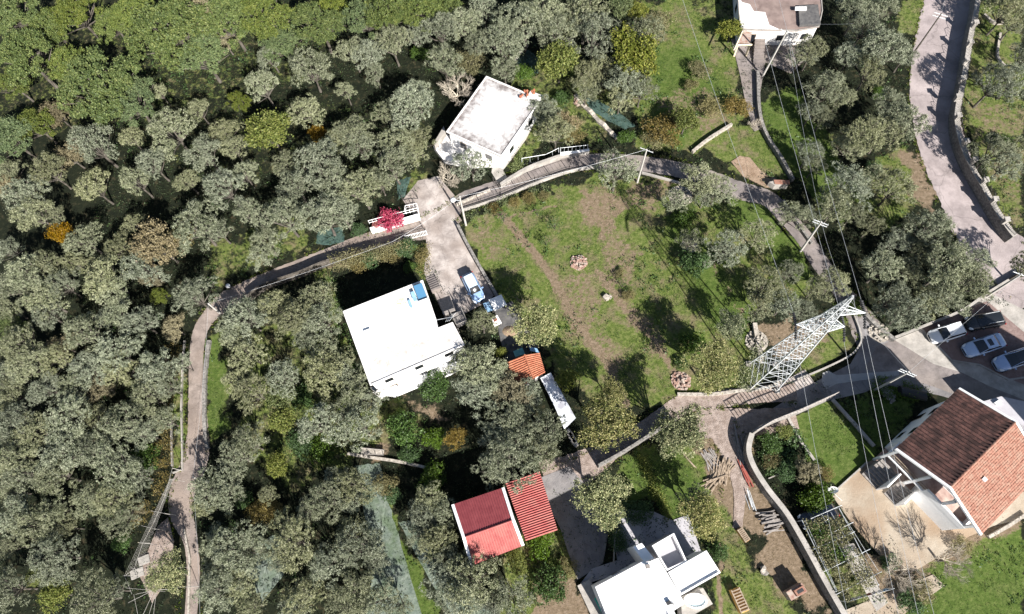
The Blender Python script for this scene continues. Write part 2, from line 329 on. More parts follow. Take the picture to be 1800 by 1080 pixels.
for p in LUSH: lush = np.maximum(lush, np.clip(pip(U_, V_, p)/16+.5, 0, 1))
far = (X < -96) | (X > 78) | (Y < -18.5) | (Y > 90.5)
g[far] = .3; d[far] = 0
nx, ny = len(xs), len(ys)
idx = np.arange(nx*ny).reshape(ny, nx)
faces = np.stack([idx[:-1, :-1], idx[:-1, 1:], idx[1:, 1:], idx[1:, :-1]], -1).reshape(-1, 4)
me = bpy.data.meshes.new('ground')
me.vertices.add(nx*ny); me.vertices.foreach_set('co', np.stack([X, Y, 0*X], -1).ravel())
me.loops.add(len(faces)*4); me.loops.foreach_set('vertex_index', faces.ravel())
me.polygons.add(len(faces)); me.polygons.foreach_set('loop_start', np.arange(len(faces))*4); me.polygons.foreach_set('loop_total', np.full(len(faces), 4))
me.update(); me.validate()
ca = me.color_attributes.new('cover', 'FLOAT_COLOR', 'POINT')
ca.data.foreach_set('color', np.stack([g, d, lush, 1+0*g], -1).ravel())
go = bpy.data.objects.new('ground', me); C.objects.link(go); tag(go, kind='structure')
def ground_mat():
    m = bpy.data.materials.new('ground_cover'); m.use_nodes = True; t = m.node_tree; b = t.nodes['Principled BSDF']
    b.inputs['Roughness'].default_value = 0.95; b.inputs['Specular IOR Level'].default_value = 0.1
    tc = nn(t, 'ShaderNodeTexCoord'); at = nn(t, 'ShaderNodeAttribute', attribute_name='cover'); se = nn(t, 'ShaderNodeSeparateColor')
    t.links.new(at.outputs['Color'], se.inputs[0])
    def noise(s, det=5, ro=.6):
        n = nn(t, 'ShaderNodeTexNoise'); n.inputs['Scale'].default_value = s; n.inputs['Detail'].default_value = det; n.inputs['Roughness'].default_value = ro
        t.links.new(tc.outputs['Object'], n.inputs['Vector']); return n.outputs['Fac']
    def mixc(f, a, c):
        x = nn(t, 'ShaderNodeMix', data_type='RGBA'); t.links.new(f, x.inputs[0]); t.links.new(a, x.inputs[6]); t.links.new(c, x.inputs[7]); return x.outputs[2]
    litter = ramp(t, [(0.3, (0.006, 0.008, 0.005)), (0.55, (0.012, 0.015, 0.008)), (0.76, (0.055, 0.045, 0.026))]); t.links.new(noise(1.3), litter.inputs[0])  # leaf litter, with the shade between crowns put into its near-black colour
    gr = ramp(t, [(0.3, (0.038, 0.062, 0.012)), (0.46, (0.072, 0.100, 0.022)), (0.58, (0.118, 0.138, 0.042)), (0.74, (0.19, 0.17, 0.08))]); t.links.new(noise(2.2, 8, .72), gr.inputs[0])
    di = ramp(t, [(0.3, (0.10, 0.075, 0.046)), (0.55, (0.17, 0.128, 0.088)), (0.75, (0.26, 0.205, 0.155))]); t.links.new(noise(2.5, 8, .7), di.inputs[0])
    # dry patches in the grass
    dp = ramp(t, [(0.48, (0, 0, 0)), (0.62, (.7, .7, .7))]); t.links.new(noise(0.45, 8, .7), dp.inputs[0])
    inv = nn(t, 'ShaderNodeMath', operation='MULTIPLY_ADD'); t.links.new(se.outputs[2], inv.inputs[0]); inv.inputs[1].default_value = -.9; inv.inputs[2].default_value = 1
    dm = nn(t, 'ShaderNodeMath', operation='MULTIPLY'); t.links.new(dp.outputs[0], dm.inputs[0]); t.links.new(inv.outputs[0], dm.inputs[1])
    lg = ramp(t, [(0.3, (0.032, 0.056, 0.010)), (0.5, (0.062, 0.094, 0.020)), (0.75, (0.115, 0.138, 0.042))]); t.links.new(noise(1.8, 8, .7), lg.inputs[0])
    gd = mixc(dm.outputs[0], mixc(se.outputs[2], gr.outputs[0], lg.outputs[0]), di.outputs[0])
    def thr(ch, w, s):
        a = nn(t, 'ShaderNodeMath', operation='SUBTRACT'); t.links.new(noise(s, 6, .75), a.inputs[0]); a.inputs[1].default_value = 0.5
        c = nn(t, 'ShaderNodeMath', operation='MULTIPLY_ADD'); t.links.new(a.outputs[0], c.inputs[0]); c.inputs[1].default_value = w; t.links.new(se.outputs[ch], c.inputs[2])
        r = nn(t, 'ShaderNodeMapRange'); r.inputs['From Min'].default_value = 0.35; r.inputs['From Max'].default_value = 0.65; t.links.new(c.outputs[0], r.inputs[0]); return r.outputs[0]
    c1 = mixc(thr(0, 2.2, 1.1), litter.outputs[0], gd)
    c2 = mixc(thr(1, 2.2, 1.6), c1, di.outputs[0])
    t.links.new(c2, b.inputs['Base Color'])
    bp = nn(t, 'ShaderNodeBump'); bp.inputs['Strength'].default_value = 0.9; bp.inputs['Distance'].default_value = 0.12
    t.links.new(noise(3.5, 6, .7), bp.inputs['Height']); t.links.new(bp.outputs[0], b.inputs['Normal'])
    return m
me.materials.append(ground_mat())

# ---------------------------------------------------------------- flat sheets: roads, paths, paving
_z = [0.012]
def sheet(name, px, m, z=None, kind='structure', thick=0.0):
    if z is None: _z[0] += 0.004; z = _z[0]
    pts = [P(u, v) for u, v in px]
    mb = MB(); mb.prism([(p.x, p.y) for p in pts], -0.05, z+thick)
    return tag(mb.build(name, m), kind=kind)
def ribbon(line, w, closed=False):                  # px polyline + half width (metres) -> ground outline
    pts = [P(*p).xy for p in line]; Lp, Rp = [], []
    for i, p in enumerate(pts):
        t = (pts[min(i+1, len(pts)-1)]-pts[max(i-1, 0)]).normalized(); n = Vector((-t.y, t.x))
        ww = w[i] if isinstance(w, (list, tuple)) else w
        Lp.append(p+n*ww); Rp.append(p-n*ww)
    return Lp, Rp
def smoothline(pts, k=4):
    out = []
    n = len(pts)
    for i in range(n-1):
        p0, p1, p2, p3 = [np.array(pts[min(max(j, 0), n-1)], float) for j in (i-1, i, i+1, i+2)]
        for s in range(k):
            t = s/k; out.append(tuple(.5*((2*p1)+(-p0+p2)*t+(2*p0-5*p1+4*p2-p3)*t*t+(-p0+3*p1-3*p2+p3)*t**3)))
    out.append(tuple(pts[-1])); return out
def smooth_w(w, n):
    if not isinstance(w, (list, tuple)): return [w]*n
    return [float(q) for q in np.interp(np.linspace(0, 1, n), np.linspace(0, 1, len(w)), w)]
def road(name, line, w, m, z=None):
    if z is None: _z[0] += 0.004; z = _z[0]
    if isinstance(w, (list, tuple)):
        wl = smoothline([(a, 0) for a in w]); w = [a[0] for a in wl]
    line = smoothline(line, 12); w = [x*random.uniform(.95, 1.04) for x in (smooth_w(w, len(line)))]; Lp, Rp = ribbon(line, w)
    mb = MB(); mb.grid([[(a.x, a.y, z), (b.x, b.y, z)] for a, b in zip(Lp, Rp)][::-1])
    o = mb.build(name, m); return tag(o, kind='structure')
road('village_road', [(1680,-40),(1668,10),(1656,60),(1645,120),(1643,180),(1652,240),(1672,300),(1700,360),(1728,410),(1770,460),(1830,520)], [3.3,3.3,3.3,3.2,3.1,3.0,3.0,3.1,3.4,4.2,5.5], M['asphalt'])
road('upper_lane', [(795,372),(815,352),(870,333),(930,310),(985,292),(1040,284),(1110,286),(1180,296),(1240,312),(1300,335),(1350,350),(1385,385),(1415,420),(1440,460),(1470,500),(1500,540),(1530,590),(1560,640)], [1.1,1.15,1.2,1.2,1.2,1.15,1.15,1.15,1.2,1.3,1.2,1.1,1.1,1.1,1.1,1.3,2.0,2.4], M['lane'])
road('footpath', [(800,372),(760,398),(700,412),(640,426),(590,446),(530,470),(470,492),(430,510),(395,532),(365,560),(350,590),(345,640),(345,700),(348,750),(345,800),(335,830),(322,860),(318,900),(335,950),(340,1010),(335,1090)], [1.6,1.6,1.3,1.2,1.2,1.2,1.1,1.2,1.4,1.0,.9,.85,.95,1.2,1.5,1.6,1.5,1.3,.8,.7,.7], M['path'])
sheet('driveway', [(735,318),(770,310),(800,345),(800,385),(812,420),(840,470),(868,520),(858,530),(800,560),(775,545),(757,500),(745,480),(750,440),(748,400),(722,372),(708,352)], M['drive'])
sheet('forecourt', [(1500,560),(1528,560),(1560,600),(1640,645),(1690,662),(1760,690),(1830,700),(1830,760),(1740,720),(1650,695),(1550,675),(1520,690),(1455,705),(1330,760),(1310,748),(1440,668),(1495,640),(1512,610)], M['grey_lane'])
sheet('parking_apron', [(1572,598),(1690,550),(1740,515),(1830,560),(1830,720),(1740,680),(1690,655),(1640,640)], M['kerb'])
sheet('junction_tarmac', [(1572,598),(1640,640),(1690,655),(1740,680),(1830,715),(1830,740),(1740,716),(1640,680),(1560,655),(1520,650),(1540,610)], M['lane'])
sheet('parking_court', [(1620,576),(1715,537),(1735,530),(1830,610),(1830,690),(1770,664),(1720,640),(1670,632)], mat('red_pavers', (0.14, 0.095, 0.085), (0.21, 0.155, 0.142), 2.2, 0.9, 0.4, 5, c3=(0.17, 0.12, 0.108), s3=0.4))
sheet('driveway_patch', [(1446,656),(1456,652),(1470,660),(1580,652),(1580,660),(1470,675),(1452,685),(1444,672)], mat('patch_concrete', (0.24, 0.24, 0.24), (0.3, 0.3, 0.3), 1))
sheet('ramp_slab', [(1375,672),(1415,650),(1452,702),(1398,718)], M['drive'])
road('lower_lane', [(1400,690),(1350,692),(1300,697),(1250,705),(1200,712),(1165,735),(1120,765),(1080,790),(1040,812),(1000,835),(960,850)], [1.1,1.0,1.0,1.0,1.1,1.1,1.0,1.0,1.6,2.2,2.5], M['gravel'])
road('side_track', [(1400,735),(1330,742),(1270,745),(1225,748)], [1.2,1.5,1.7,1.5], M['gravel'])
road('yard_track', [(1270,740),(1290,790),(1300,840),(1300,880),(1296,930)], [2.0,1.6,1.0,.6,.5], M['gravel'])
sheet('courtyard', [(1462,871),(1523,814),(1570,790),(1700,880),(1830,860),(1830,905),(1745,925),(1700,945),(1640,985),(1600,1008),(1545,975),(1500,925)], M['beige'])
sheet('court_strip', [(1480,1075),(1640,1010),(1660,1030),(1560,1100),(1490,1100)], M['beige'])
sheet('shed_yard', [(950,840),(1000,820),(1075,905),(1060,990),(1015,1020),(985,930),(955,870)], M['grey_lane'])
sheet('patio', [(1070,905),(1095,895),(1150,900),(1182,915),(1210,905),(1232,970),(1150,1000),(1080,1010),(1016,1032),(1040,1000),(1085,985)], M['lilac'])
sheet('north_patio', [(1285,70),(1420,60),(1430,90),(1390,130),(1345,110),(1330,200),(1342,225),(1325,232),(1312,190),(1300,130)], M['lane'])
sheet('lane_landing', [(1285,285),(1300,275),(1318,278),(1338,302),(1366,316),(1378,330),(1345,330),(1305,310)], M['dirt'])
sheet('cistern_base', [(868,540),(900,535),(945,610),(905,640),(880,600)], M['soot'])
sheet('vine_terrace_slab', [(1475,960),(1500,955),(1560,1060),(1540,1075)], M['kerb'])
sheet('enclosure_floor', [(278,925),(296,910),(306,950),(300,1010),(268,1060),(245,1010)], M['gravel'])
# harvest nets lying on the soil
def netsheet(name, px, m, label):
    pts = [P(u, v) for u, v in px]; c = sum((p.xy for p in pts), Vector((0, 0)))/len(pts)
    mb = MB(); rings = []
    dense = []
    for i in range(len(pts)):
        a, b = pts[i].xy, pts[(i+1) % len(pts)].xy
        for k in range(6): dense.append(a.lerp(b, k/6))
    for s in (1.0, .8, .6, .4, .2, .03):
        rings.append([(c.x+(p.x-c.x)*s+random.uniform(-.1, .1), c.y+(p.y-c.y)*s+random.uniform(-.1, .1), 0.03+random.random()*.09*(s < 1)) for p in dense])
    mb.grid(rings, close=True); o = mb.build(name, m, smooth=True)
    return tag(o, label, 'net', 'olive nets spread on the ground')
netsheet('harvest_net', [(625,818),(668,815),(682,880),(700,940),(745,1090),(640,1090),(660,990),(640,900)], M['palenet'], 'pale green net spread beside the grass strip below the footbridge')
netsheet('harvest_net', [(700,918),(725,915),(790,1010),(880,1090),(800,1090),(745,1000)], M['palenet'], 'pale net lying right of the narrow grass strip at the bottom edge')
netsheet('harvest_net', [(450,960),(500,930),(500,1010),(460,1060),(440,1010)], M['palenet'], 'pale green net in the shade between olive trees left of bottom centre')
netsheet('harvest_net', [(1028,172),(1052,176),(1090,200),(1118,222),(1098,228),(1066,212),(1038,192)], M['net'], 'dark green net above the curved lane right of the weathered roof')
netsheet('harvest_net', [(905,110),(926,86),(948,104),(945,130),(915,140)], M['net'], 'dark green net behind the weathered roof near the thin pale wall')
netsheet('harvest_net', [(560,405),(602,398),(606,425),(575,432),(555,428)], M['net'], 'teal net beside the footpath left of the pink flowering bush')
netsheet('harvest_net', [(697,318),(722,310),(712,345),(700,352)], M['net'], 'small dark net at the top left corner of the concrete driveway')

# ---------------------------------------------------------------- walls, kerbs
def wall(name, line, h, w, m, label, cat='wall', cope=None, smooth=True, group=None, rough=0.0, z0=-0.05):
    ln = smoothline(line) if smooth else line
    base = P(*ln[0]); root = thing(name, label, cat, (base.x, base.y, 0), group) if cope else None
    Lp, Rp = ribbon(ln, w/2)
    def rail(Lp, Rp, z0, z1, r):
        mb = MB(); rows = []
        for a, b in zip(Lp, Rp):
            j = random.uniform(-r, r); k = random.uniform(-r, r)*.5
            rows.append([(a.x+k, a.y, z0), (a.x+k, a.y, z1+j), (b.x+k, b.y, z1+j), (b.x+k, b.y, z0)])
        mb.grid(rows[::-1], close=True); mb.poly(rows[0]); mb.poly(rows[-1][::-1]); return mb
    mb = rail(Lp, Rp, z0, h, rough)
    if cope:
        mb.build('masonry', m, root)
        Lc, Rc = ribbon(ln, w/2+.05); rail(Lc, Rc, h+rough+.004, h+rough+.07, 0).build('coping', cope, root); return root
    return tag(mb.build(name, m), label, cat, group)
def up(line, z):                                    # a line traced at height z, carried down to the ground
    return [I(P(u, v, z).xy.to_3d()) for u, v in line]
ewl = up([(1722,-30),(1716,20),(1707,60),(1700,105),(1692,150),(1683,195),(1684,225),(1694,262),(1712,300),(1730,330),(1750,366),(1772,400),(1784,415)], 1.6)
rw = wall('retaining_wall', ewl, 1.6, .55, M['stonewall'], 'tall grey stone retaining wall with pale coping along the right of the wide road', cope=M['kerb'])
for u, v in [(1714,42),(1705,76),(1698,107),(1691,140),(1683,172),(1684,205),(1697,250),(1712,282),(1731,318),(1748,352),(1768,388)]:
    p = P(u, v, 2.2); mb = MB(); mb.box((p.x, p.y, 1.675), (.45, .45, .85)); mb.box((p.x, p.y, 2.527), (.62, .62, .1))
    mb.build('pillar', M['kerb'], rw)
def railing(name, line, z0, h, m, label, step=.14, posts=2.0, cat='railing', group=None, tr=.018, finial=False, mid=False):
    pts = [P(*p).xy for p in line]; b = pts[0]; root = thing(name, label, cat, (b.x, b.y, z0), group)
    rl = MB(); ba = rl; pl_ = []
    for a, c in zip(pts[:-1], pts[1:]):
        Ls = (c-a).length
        zs = (z0+.1, z0+h) if not mid else (z0+.1, z0+h*.5, z0+h)
        for z in zs: rl.bar((a.x, a.y, z), (c.x, c.y, z), tr*2.2)
        n = max(1, int(Ls/step))
        for k in range(n+1):
            q = a.lerp(c, k/n); ba.bar((q.x, q.y, z0+.1), (q.x, q.y, z0+h+(.12 if finial else 0)), tr*1.6)
        n = max(1, int(Ls/posts))
        for k in range(n+1):
            q = a.lerp(c, k/n); pl_.append(q)
    rl.build('panel', m, root)
    for q in pl_: po = MB(); po.box((q.x, q.y, z0), (.07, .07, h+.08)); po.build('post', m, root)
    return root
ir = MB(); root = thing('iron_railing', 'dark wrought iron arched railing on the tall wall beside the wide road', 'railing', (P(*ewl[0]).x, P(*ewl[0]).y, 2.3))
pts = [P(*p).xy for p in smoothline(ewl, 3)]
for a, c in zip(pts[:-1], pts[1:]):
    n = 3
    for k in range(n):
        q = a.lerp(c, k/n); ir.bar((q.x, q.y, 1.68), (q.x, q.y, 2.45), .035)
    m_ = a.lerp(c, .5)
    ir.tube([(a.x, a.y, 2.3), (a.lerp(c, .25).x, a.lerp(c, .25).y, 2.6), (m_.x, m_.y, 2.75), (a.lerp(c, .75).x, a.lerp(c, .75).y, 2.6), (c.x, c.y, 2.3)], .03, 5)
ir.build('bars', M['iron'], root)
wall('field_wall', [(806,400),(818,425),(838,462),(860,500),(878,530)], .9, .35, M['stonewall'], 'low dark stone wall between the driveway and the grassy field')
wall('lane_kerb', [(812,372),(880,350),(940,325),(1000,304),(1050,296)], .5, .18, M['kerb'], 'pale kerb wall between the shaded lane and the top of the field')
railing('lane_railing', [(812,370),(880,348),(940,323),(1000,302),(1046,295)], .5, 1.0, M['iron'], 'thin dark railing on the kerb above the field', step=.5)
wall('lane_kerb', [(1128,305),(1165,315),(1200,325)], .3, .25, M['kerb'], 'short pale kerb right of the leaning pole above the field')
wall('garden_wall', [(880,330),(925,302),(975,283),(985,280)], .8, .25, M['kerb'], 'white garden wall with steps between the weathered roof house and the lane', cope=M['kerb'])
wall('garden_wall', [(985,278),(1035,270)], .8, .25, M['kerb'], 'short white wall under the wire fence above the lane', cope=M['white'])
railing('wire_fence', [(918,290),(960,283),(982,272)], 0, 1.5, M['galv'], 'thin white wire fence around the garden plot below the weathered roof', step=.9, posts=1.8, cat='fence')
railing('wire_fence', [(985,275),(1032,270)], .8, 1.1, M['galv'], 'white wire fence panel standing on the short white wall by the lane', step=.5, posts=2, cat='fence')
wall('garden_wall', [(1216,270),(1245,247),(1285,222)], .6, .3, M['stone'], 'curved pale stone edge wall in the upper green meadow')
wall('garden_wall', [(1330,130),(1333,200),(1345,240),(1370,280),(1392,320)], .7, .4, M['stonewall'], 'long dark stone wall running down from the brown roofed house')
wall('garden_wall', [(1375,355),(1400,395),(1425,430)], .5, .3, M['stonewall'], 'low stone wall under the pole beside the upper right lane')
wall('lane_edge_wall', [(1510,545),(1535,572),(1570,600)], .6, .4, M['stonewall'], 'rubble edge wall behind the pylon at the forecourt corner')
wall('parking_wall', [(1570,596),(1640,568),(1690,547),(1735,516),(1795,480)], .5, .2, M['kerb'], 'pale wall closing the parking court along the large olive trees', cope=M['kerb'])
wall('parking_kerb', [(1618,578),(1672,634),(1722,642),(1772,668),(1830,660)], .12, .2, M['kerb'], 'pale kerb around the red paved parking court', smooth=False)
wall('bed_kerb', [(1500,556),(1512,590),(1508,610),(1490,628),(1440,652),(1400,668)], .35, .18, M['kerb'], 'curved pale kerb around the grass plot under the pylon')
wall('lane_edge_wall', [(1190,694),(1250,694),(1300,688),(1350,682),(1372,670)], .35, .35, M['stone'], 'rough stone edge between the field and the lower lane')
wall('field_edge_stones', [(1325,570),(1330,600),(1338,640)], .5, .5, M['stone'], 'line of pale boulders at the right edge of the field')
gw = up([(1322,762),(1316,790),(1325,820),(1350,860),(1385,905),(1420,965),(1450,1020),(1490,1090)], 1.9)
wall('garden_retaining_wall', gw, 1.9, .45, M['stonewall'], 'long curved retaining wall with pale pebbled coping left of the vine terrace', cope=M['kerb'])
gw2 = up([(1322,762),(1350,745),(1400,725),(1462,697)], 1.5)
wall('garden_retaining_wall', gw2, 1.5, .3, M['stonewall'], 'straight pale coped wall above the vegetable garden and lawn', cope=M['kerb'])
pf = [I(P(*p)) for p in gw2]
railing('picket_fence', gw2, 1.57, 1.9, M['greywood'], 'grey picket fence on the wall above the vegetable garden throwing striped shadows', step=.36, posts=2.2, cat='fence', tr=.045, mid=True)
wall('garden_path_edge', [(1384,735),(1405,775),(1430,810)], .35, .3, M['kerb'], 'narrow concrete strip between the vegetable plot and the bright lawn', smooth=False)
wall('garden_path_edge', [(1350,842),(1400,820)], .15, .12, M['kerb'], 'thin pale cross edging in the vegetable plot', smooth=False)
wall('garden_path_edge', [(1462,703),(1500,745),(1535,785)], .3, .35, M['kerb'], 'concrete strip in shade right of the bright lawn', smooth=False)
wall('courtyard_edge', [(1462,868),(1523,813)], .25, .15, M['kerb'], 'pale edge between lawn and beige courtyard', smooth=False)
wall('path_wall', [(326,600),(322,640),(320,720),(322,800),(322,826),(305,832)], .3, .16, M['kerb'], 'thin pale kerb left of the narrow footpath', smooth=False)
wall('path_wall', [(302,740),(304,820)], .3, .16, M['kerb'], 'short pale kerb left of the grass verge by the footpath', smooth=False)
wall('path_wall', [(370,600),(362,660),(362,760),(368,790)], .4, .4, M['stonewall'], 'rough stone edging right of the narrow footpath', rough=.1)
wall('path_wall', [(325,930),(335,980),(333,1090)], .3, .2, M['stone'], 'stone edging beside the footpath at the bottom edge', smooth=False)
wall('path_wall', [(440,530),(470,508),(530,487),(570,470),(610,458),(660,444),(718,430)], 1.5, .2, M['bark'], 'low wall along the lower side of the shaded footpath')
wall('path_wall', [(612,798),(640,803),(700,812),(760,825)], .4, .3, M['stone'], 'pale stone wall of the little footbridge above the nets')
wall('path_wall', [(1090,880),(1085,920),(1080,950),(1078,990)], .6, .12, M['kerb'], 'thin garden wall left of the white villa patio', smooth=False)
wall('path_wall', [(1050,822),(1095,797),(1150,762),(1185,740)], 1.9, .25, M['stonewall'], 'stone edge above the shaded lower lane')
wall('path_wall', [(905,108),(928,82)], .8, .15, M['kerb'], 'thin pale wall behind the weathered roof', smooth=False)
wall('path_wall', [(1010,168),(1030,190),(1060,222),(1085,245)], .35, .55, M['stone'], 'broken stone wall beside the dark green net', rough=.22)
wall('path_wall', [(1757,60),(1752,100),(1765,118)], .3, .3, M['stone'], 'short stone edge on the terrace at the top right')
wall('path_wall', [(1728,28),(1745,42),(1762,42)], .4, .3, M['stone'], 'pale stone border at the top right behind the road wall')
wall('path_wall', [(803,362),(840,345),(862,336)], .5, .2, M['stone'], 'pale verge wall left of the sunny lane bend')
wall('path_wall', [(1500,1010),(1480,960),(1470,940)], .3, .3, M['kerb'], 'concrete strip beside the vine pergola', smooth=False)
wall('path_wall', [(1735,945),(1770,925),(1800,905)], .4, .3, M['stone'], 'stone edge below the courtyard at the right', smooth=False)
# pale verge sheet left of lane gate
gp = thing('white_gate_wall', 'white walled planter with railing beside the pink flowering bush', 'wall', P(652,408))
mb = MB(); q = [P(652,405), P(738,380), P(740,387), P(655,412)]; mb.prism([(p.x, p.y) for p in q], 0, .7); mb.build('masonry', M['white'], gp)
mb = MB()
for a, b in (((652,398),(736,376)), ((715,380),(716,372)), ((716,372),(736,368)), ((736,368),(740,388))):
    a, b = P(*a), P(*b)
    for z in (.95, 1.5): mb.bar((a.x, a.y, z), (b.x, b.y, z), .05)
    n = int((b-a).length/.5)+1
    for k in range(n+1): c = a.lerp(b, k/n); mb.bar((c.x, c.y, .7), (c.x, c.y, 1.5), .04)
mb.build('railing', M['white'], gp)
railing('gate', [(700,424),(750,411)], 0, 1.5, M['iron'], 'open dark iron gate leaf standing across the footpath', step=.7, posts=3, cat='gate', mid=True)
railing('white_railing', [(715,422),(751,413)], 0, 1.1, M['white'], 'short white railing at the mouth of the footpath', step=.18, tr=.025)
railing('gate', [(708,352),(735,350)], 0, 1.1, M['iron'], 'thin dark rail at the top left of the driveway', step=2, posts=2, cat='gate')
railing('steel_gate', [(868,322),(880,333)], 0, 1.4, M['iron'], 'small dark gate at the foot of the weathered house path', step=.3, cat='gate')
def rubble(name, c, r, n, m, label, sz=(.12, .35), cat='rubble', squash=.4):
    p0 = P(*c); mb = MB()
    if n > 5: mb.prism([(p0.x+r*1.02*math.cos(6.283*i/14), p0.y+r*1.02*math.sin(6.283*i/14)) for i in range(14)], -.05, .035)
    for _ in range(n):
        a = random.random()*6.28; q = r*math.sqrt(random.random()); h = (1-q/r)*r*squash
        s = random.uniform(*sz); x, y = p0.x+q*math.cos(a), p0.y+q*math.sin(a)
        k = random.choice((4, 5, 6)); ph = random.random()*6.28
        mb.prism([(x+s*.6*math.cos(ph+6.28*i/k)*random.uniform(.7, 1.2), y+s*.5*math.sin(ph+6.28*i/k)*random.uniform(.7, 1.2)) for i in range(k)], h, [h+s*random.uniform(.3, .7) for _ in range(k)])
    o = mb.build(name, m); return tag(o, label, cat)
rubble('brick_heap', (1017,462), 1.0, 90, M['brick'], 'heap of broken pinkish bricks in the middle of the field')
rubble('brick_heap', (1197,670), 1.1, 80, M['brick'], 'brick heap at the lower right corner of the field')
rubble('stone_heap', (1212,432), 1.0, 30, M['stone'], 'grey stones in the shade at the right side of the field')
rubble('stone_heap', (1196,345), 1.5, 50, M['stone'], 'stone heap under trees at the upper right corner of the field')
rubble('stone_heap', (1330,600), 1.3, 50, M['stone'], 'pale boulders at the foot of the pylon grove')
rubble('boulder', (1067,523), .35, 4, M['stone'], 'single pale boulder in the centre of the field', (.5, .7))
rubble('boulder', (1341,1004), .35, 4, M['stone'], 'single pale yellow stone on the dirt yard', (.5, .7))
rubble('stone_heap', (1545,585), 1.2, 40, M['stone'], 'grey rubble at the edge of the big olive tree by the forecourt')
rubble('roof_rubble', (1016,180), .6, 20, M['brick'], 'small brick pile at the end of the broken wall')

# ---------------------------------------------------------------- buildings
def lerp2(a, b, t): return (a[0]+(b[0]-a[0])*t, a[1]+(b[1]-a[1])*t)
def xy(px, z): return [tuple(P(u, v, z).xy) for u, v in px]
def inset(pts, d):
    n = len(pts); a = sum(pts[i][0]*pts[(i+1) % n][1]-pts[(i+1) % n][0]*pts[i][1] for i in range(n)); sg = 1 if a > 0 else -1
    out = []
    for i in range(n):
        p0, p1, p2 = Vector(pts[i-1]), Vector(pts[i]), Vector(pts[(i+1) % n])
        e1 = (p1-p0).normalized(); e2 = (p2-p1).normalized()
        n1 = Vector((-e1.y, e1.x))*sg; n2 = Vector((-e2.y, e2.x))*sg
        bis = (n1+n2); k = d*2/max(bis.length_squared, .2)
        out.append(tuple(p1+bis*k))
    return out
def window(root, a, b, t, w, z0, z1, m='glassw', name='window', door=False):
    a, b = Vector(a), Vector(b); e = (b-a).normalized(); c = a.lerp(b, t); n = Vector((e.y, -e.x))
    def slab(off0, off1, x0, x1, za, zb):
        mb = MB(); mb.prism([tuple(c+e*x0+n*off0), tuple(c+e*x1+n*off0), tuple(c+e*x1+n*off1), tuple(c+e*x0+n*off1)], za, zb); return mb
    f = slab(-.02, .05, -w/2, w/2, z0, z1).build(name, M['whitedirty'] if not door else M['wood'], root)
    slab(.0, .062, -w/2+.07, w/2-.07, z0+.07, z1-.07).build('pane', M['glass'], f)
def walls_with_openings(root, pts, z0, z1, m, specs=(), name='wall'):
    mb = MB(); mb.prism(pts, z0, z1); mb.build(name, m, root); pts = list(pts)
    a = sum(pts[i][0]*pts[(i+1) % len(pts)][1]-pts[(i+1) % len(pts)][0]*pts[i][1] for i in range(len(pts)))
    if a < 0: pts = pts[::-1]
    for i in range(len(pts)):
        p, q = pts[i], pts[(i+1) % len(pts)]; Ls = math.dist(p, q)
        if Ls < 2.5: continue
        k = max(1, int(Ls/3.2))
        for s in range(int((z1-z0-.5)/2.6)+1 if z1-z0 > 4.5 else 1):
            for j in range(k):
                zz = z0+s*2.7
                if zz+2.2 > z1: continue
                dr = (j == 0 and s == 0 and i % 2 == 0)
                window(root, p, q, (j+.5)/k, .9 if dr else 1.1, zz+(.02 if dr else .95), zz+2.1, name='door' if dr else 'window', door=dr)
def parapet(root, pts, z0, h, w, m, name='parapet'):
    inn = inset(pts, w); mb = MB(); n = len(pts)
    rows = [[(*pts[i], z0), (*pts[i], z0+h), (*inn[i], z0+h), (*inn[i], z0)] for i in range(n)]
    mb.grid(rows+[rows[0]], close=True); return mb.build(name, m, root)
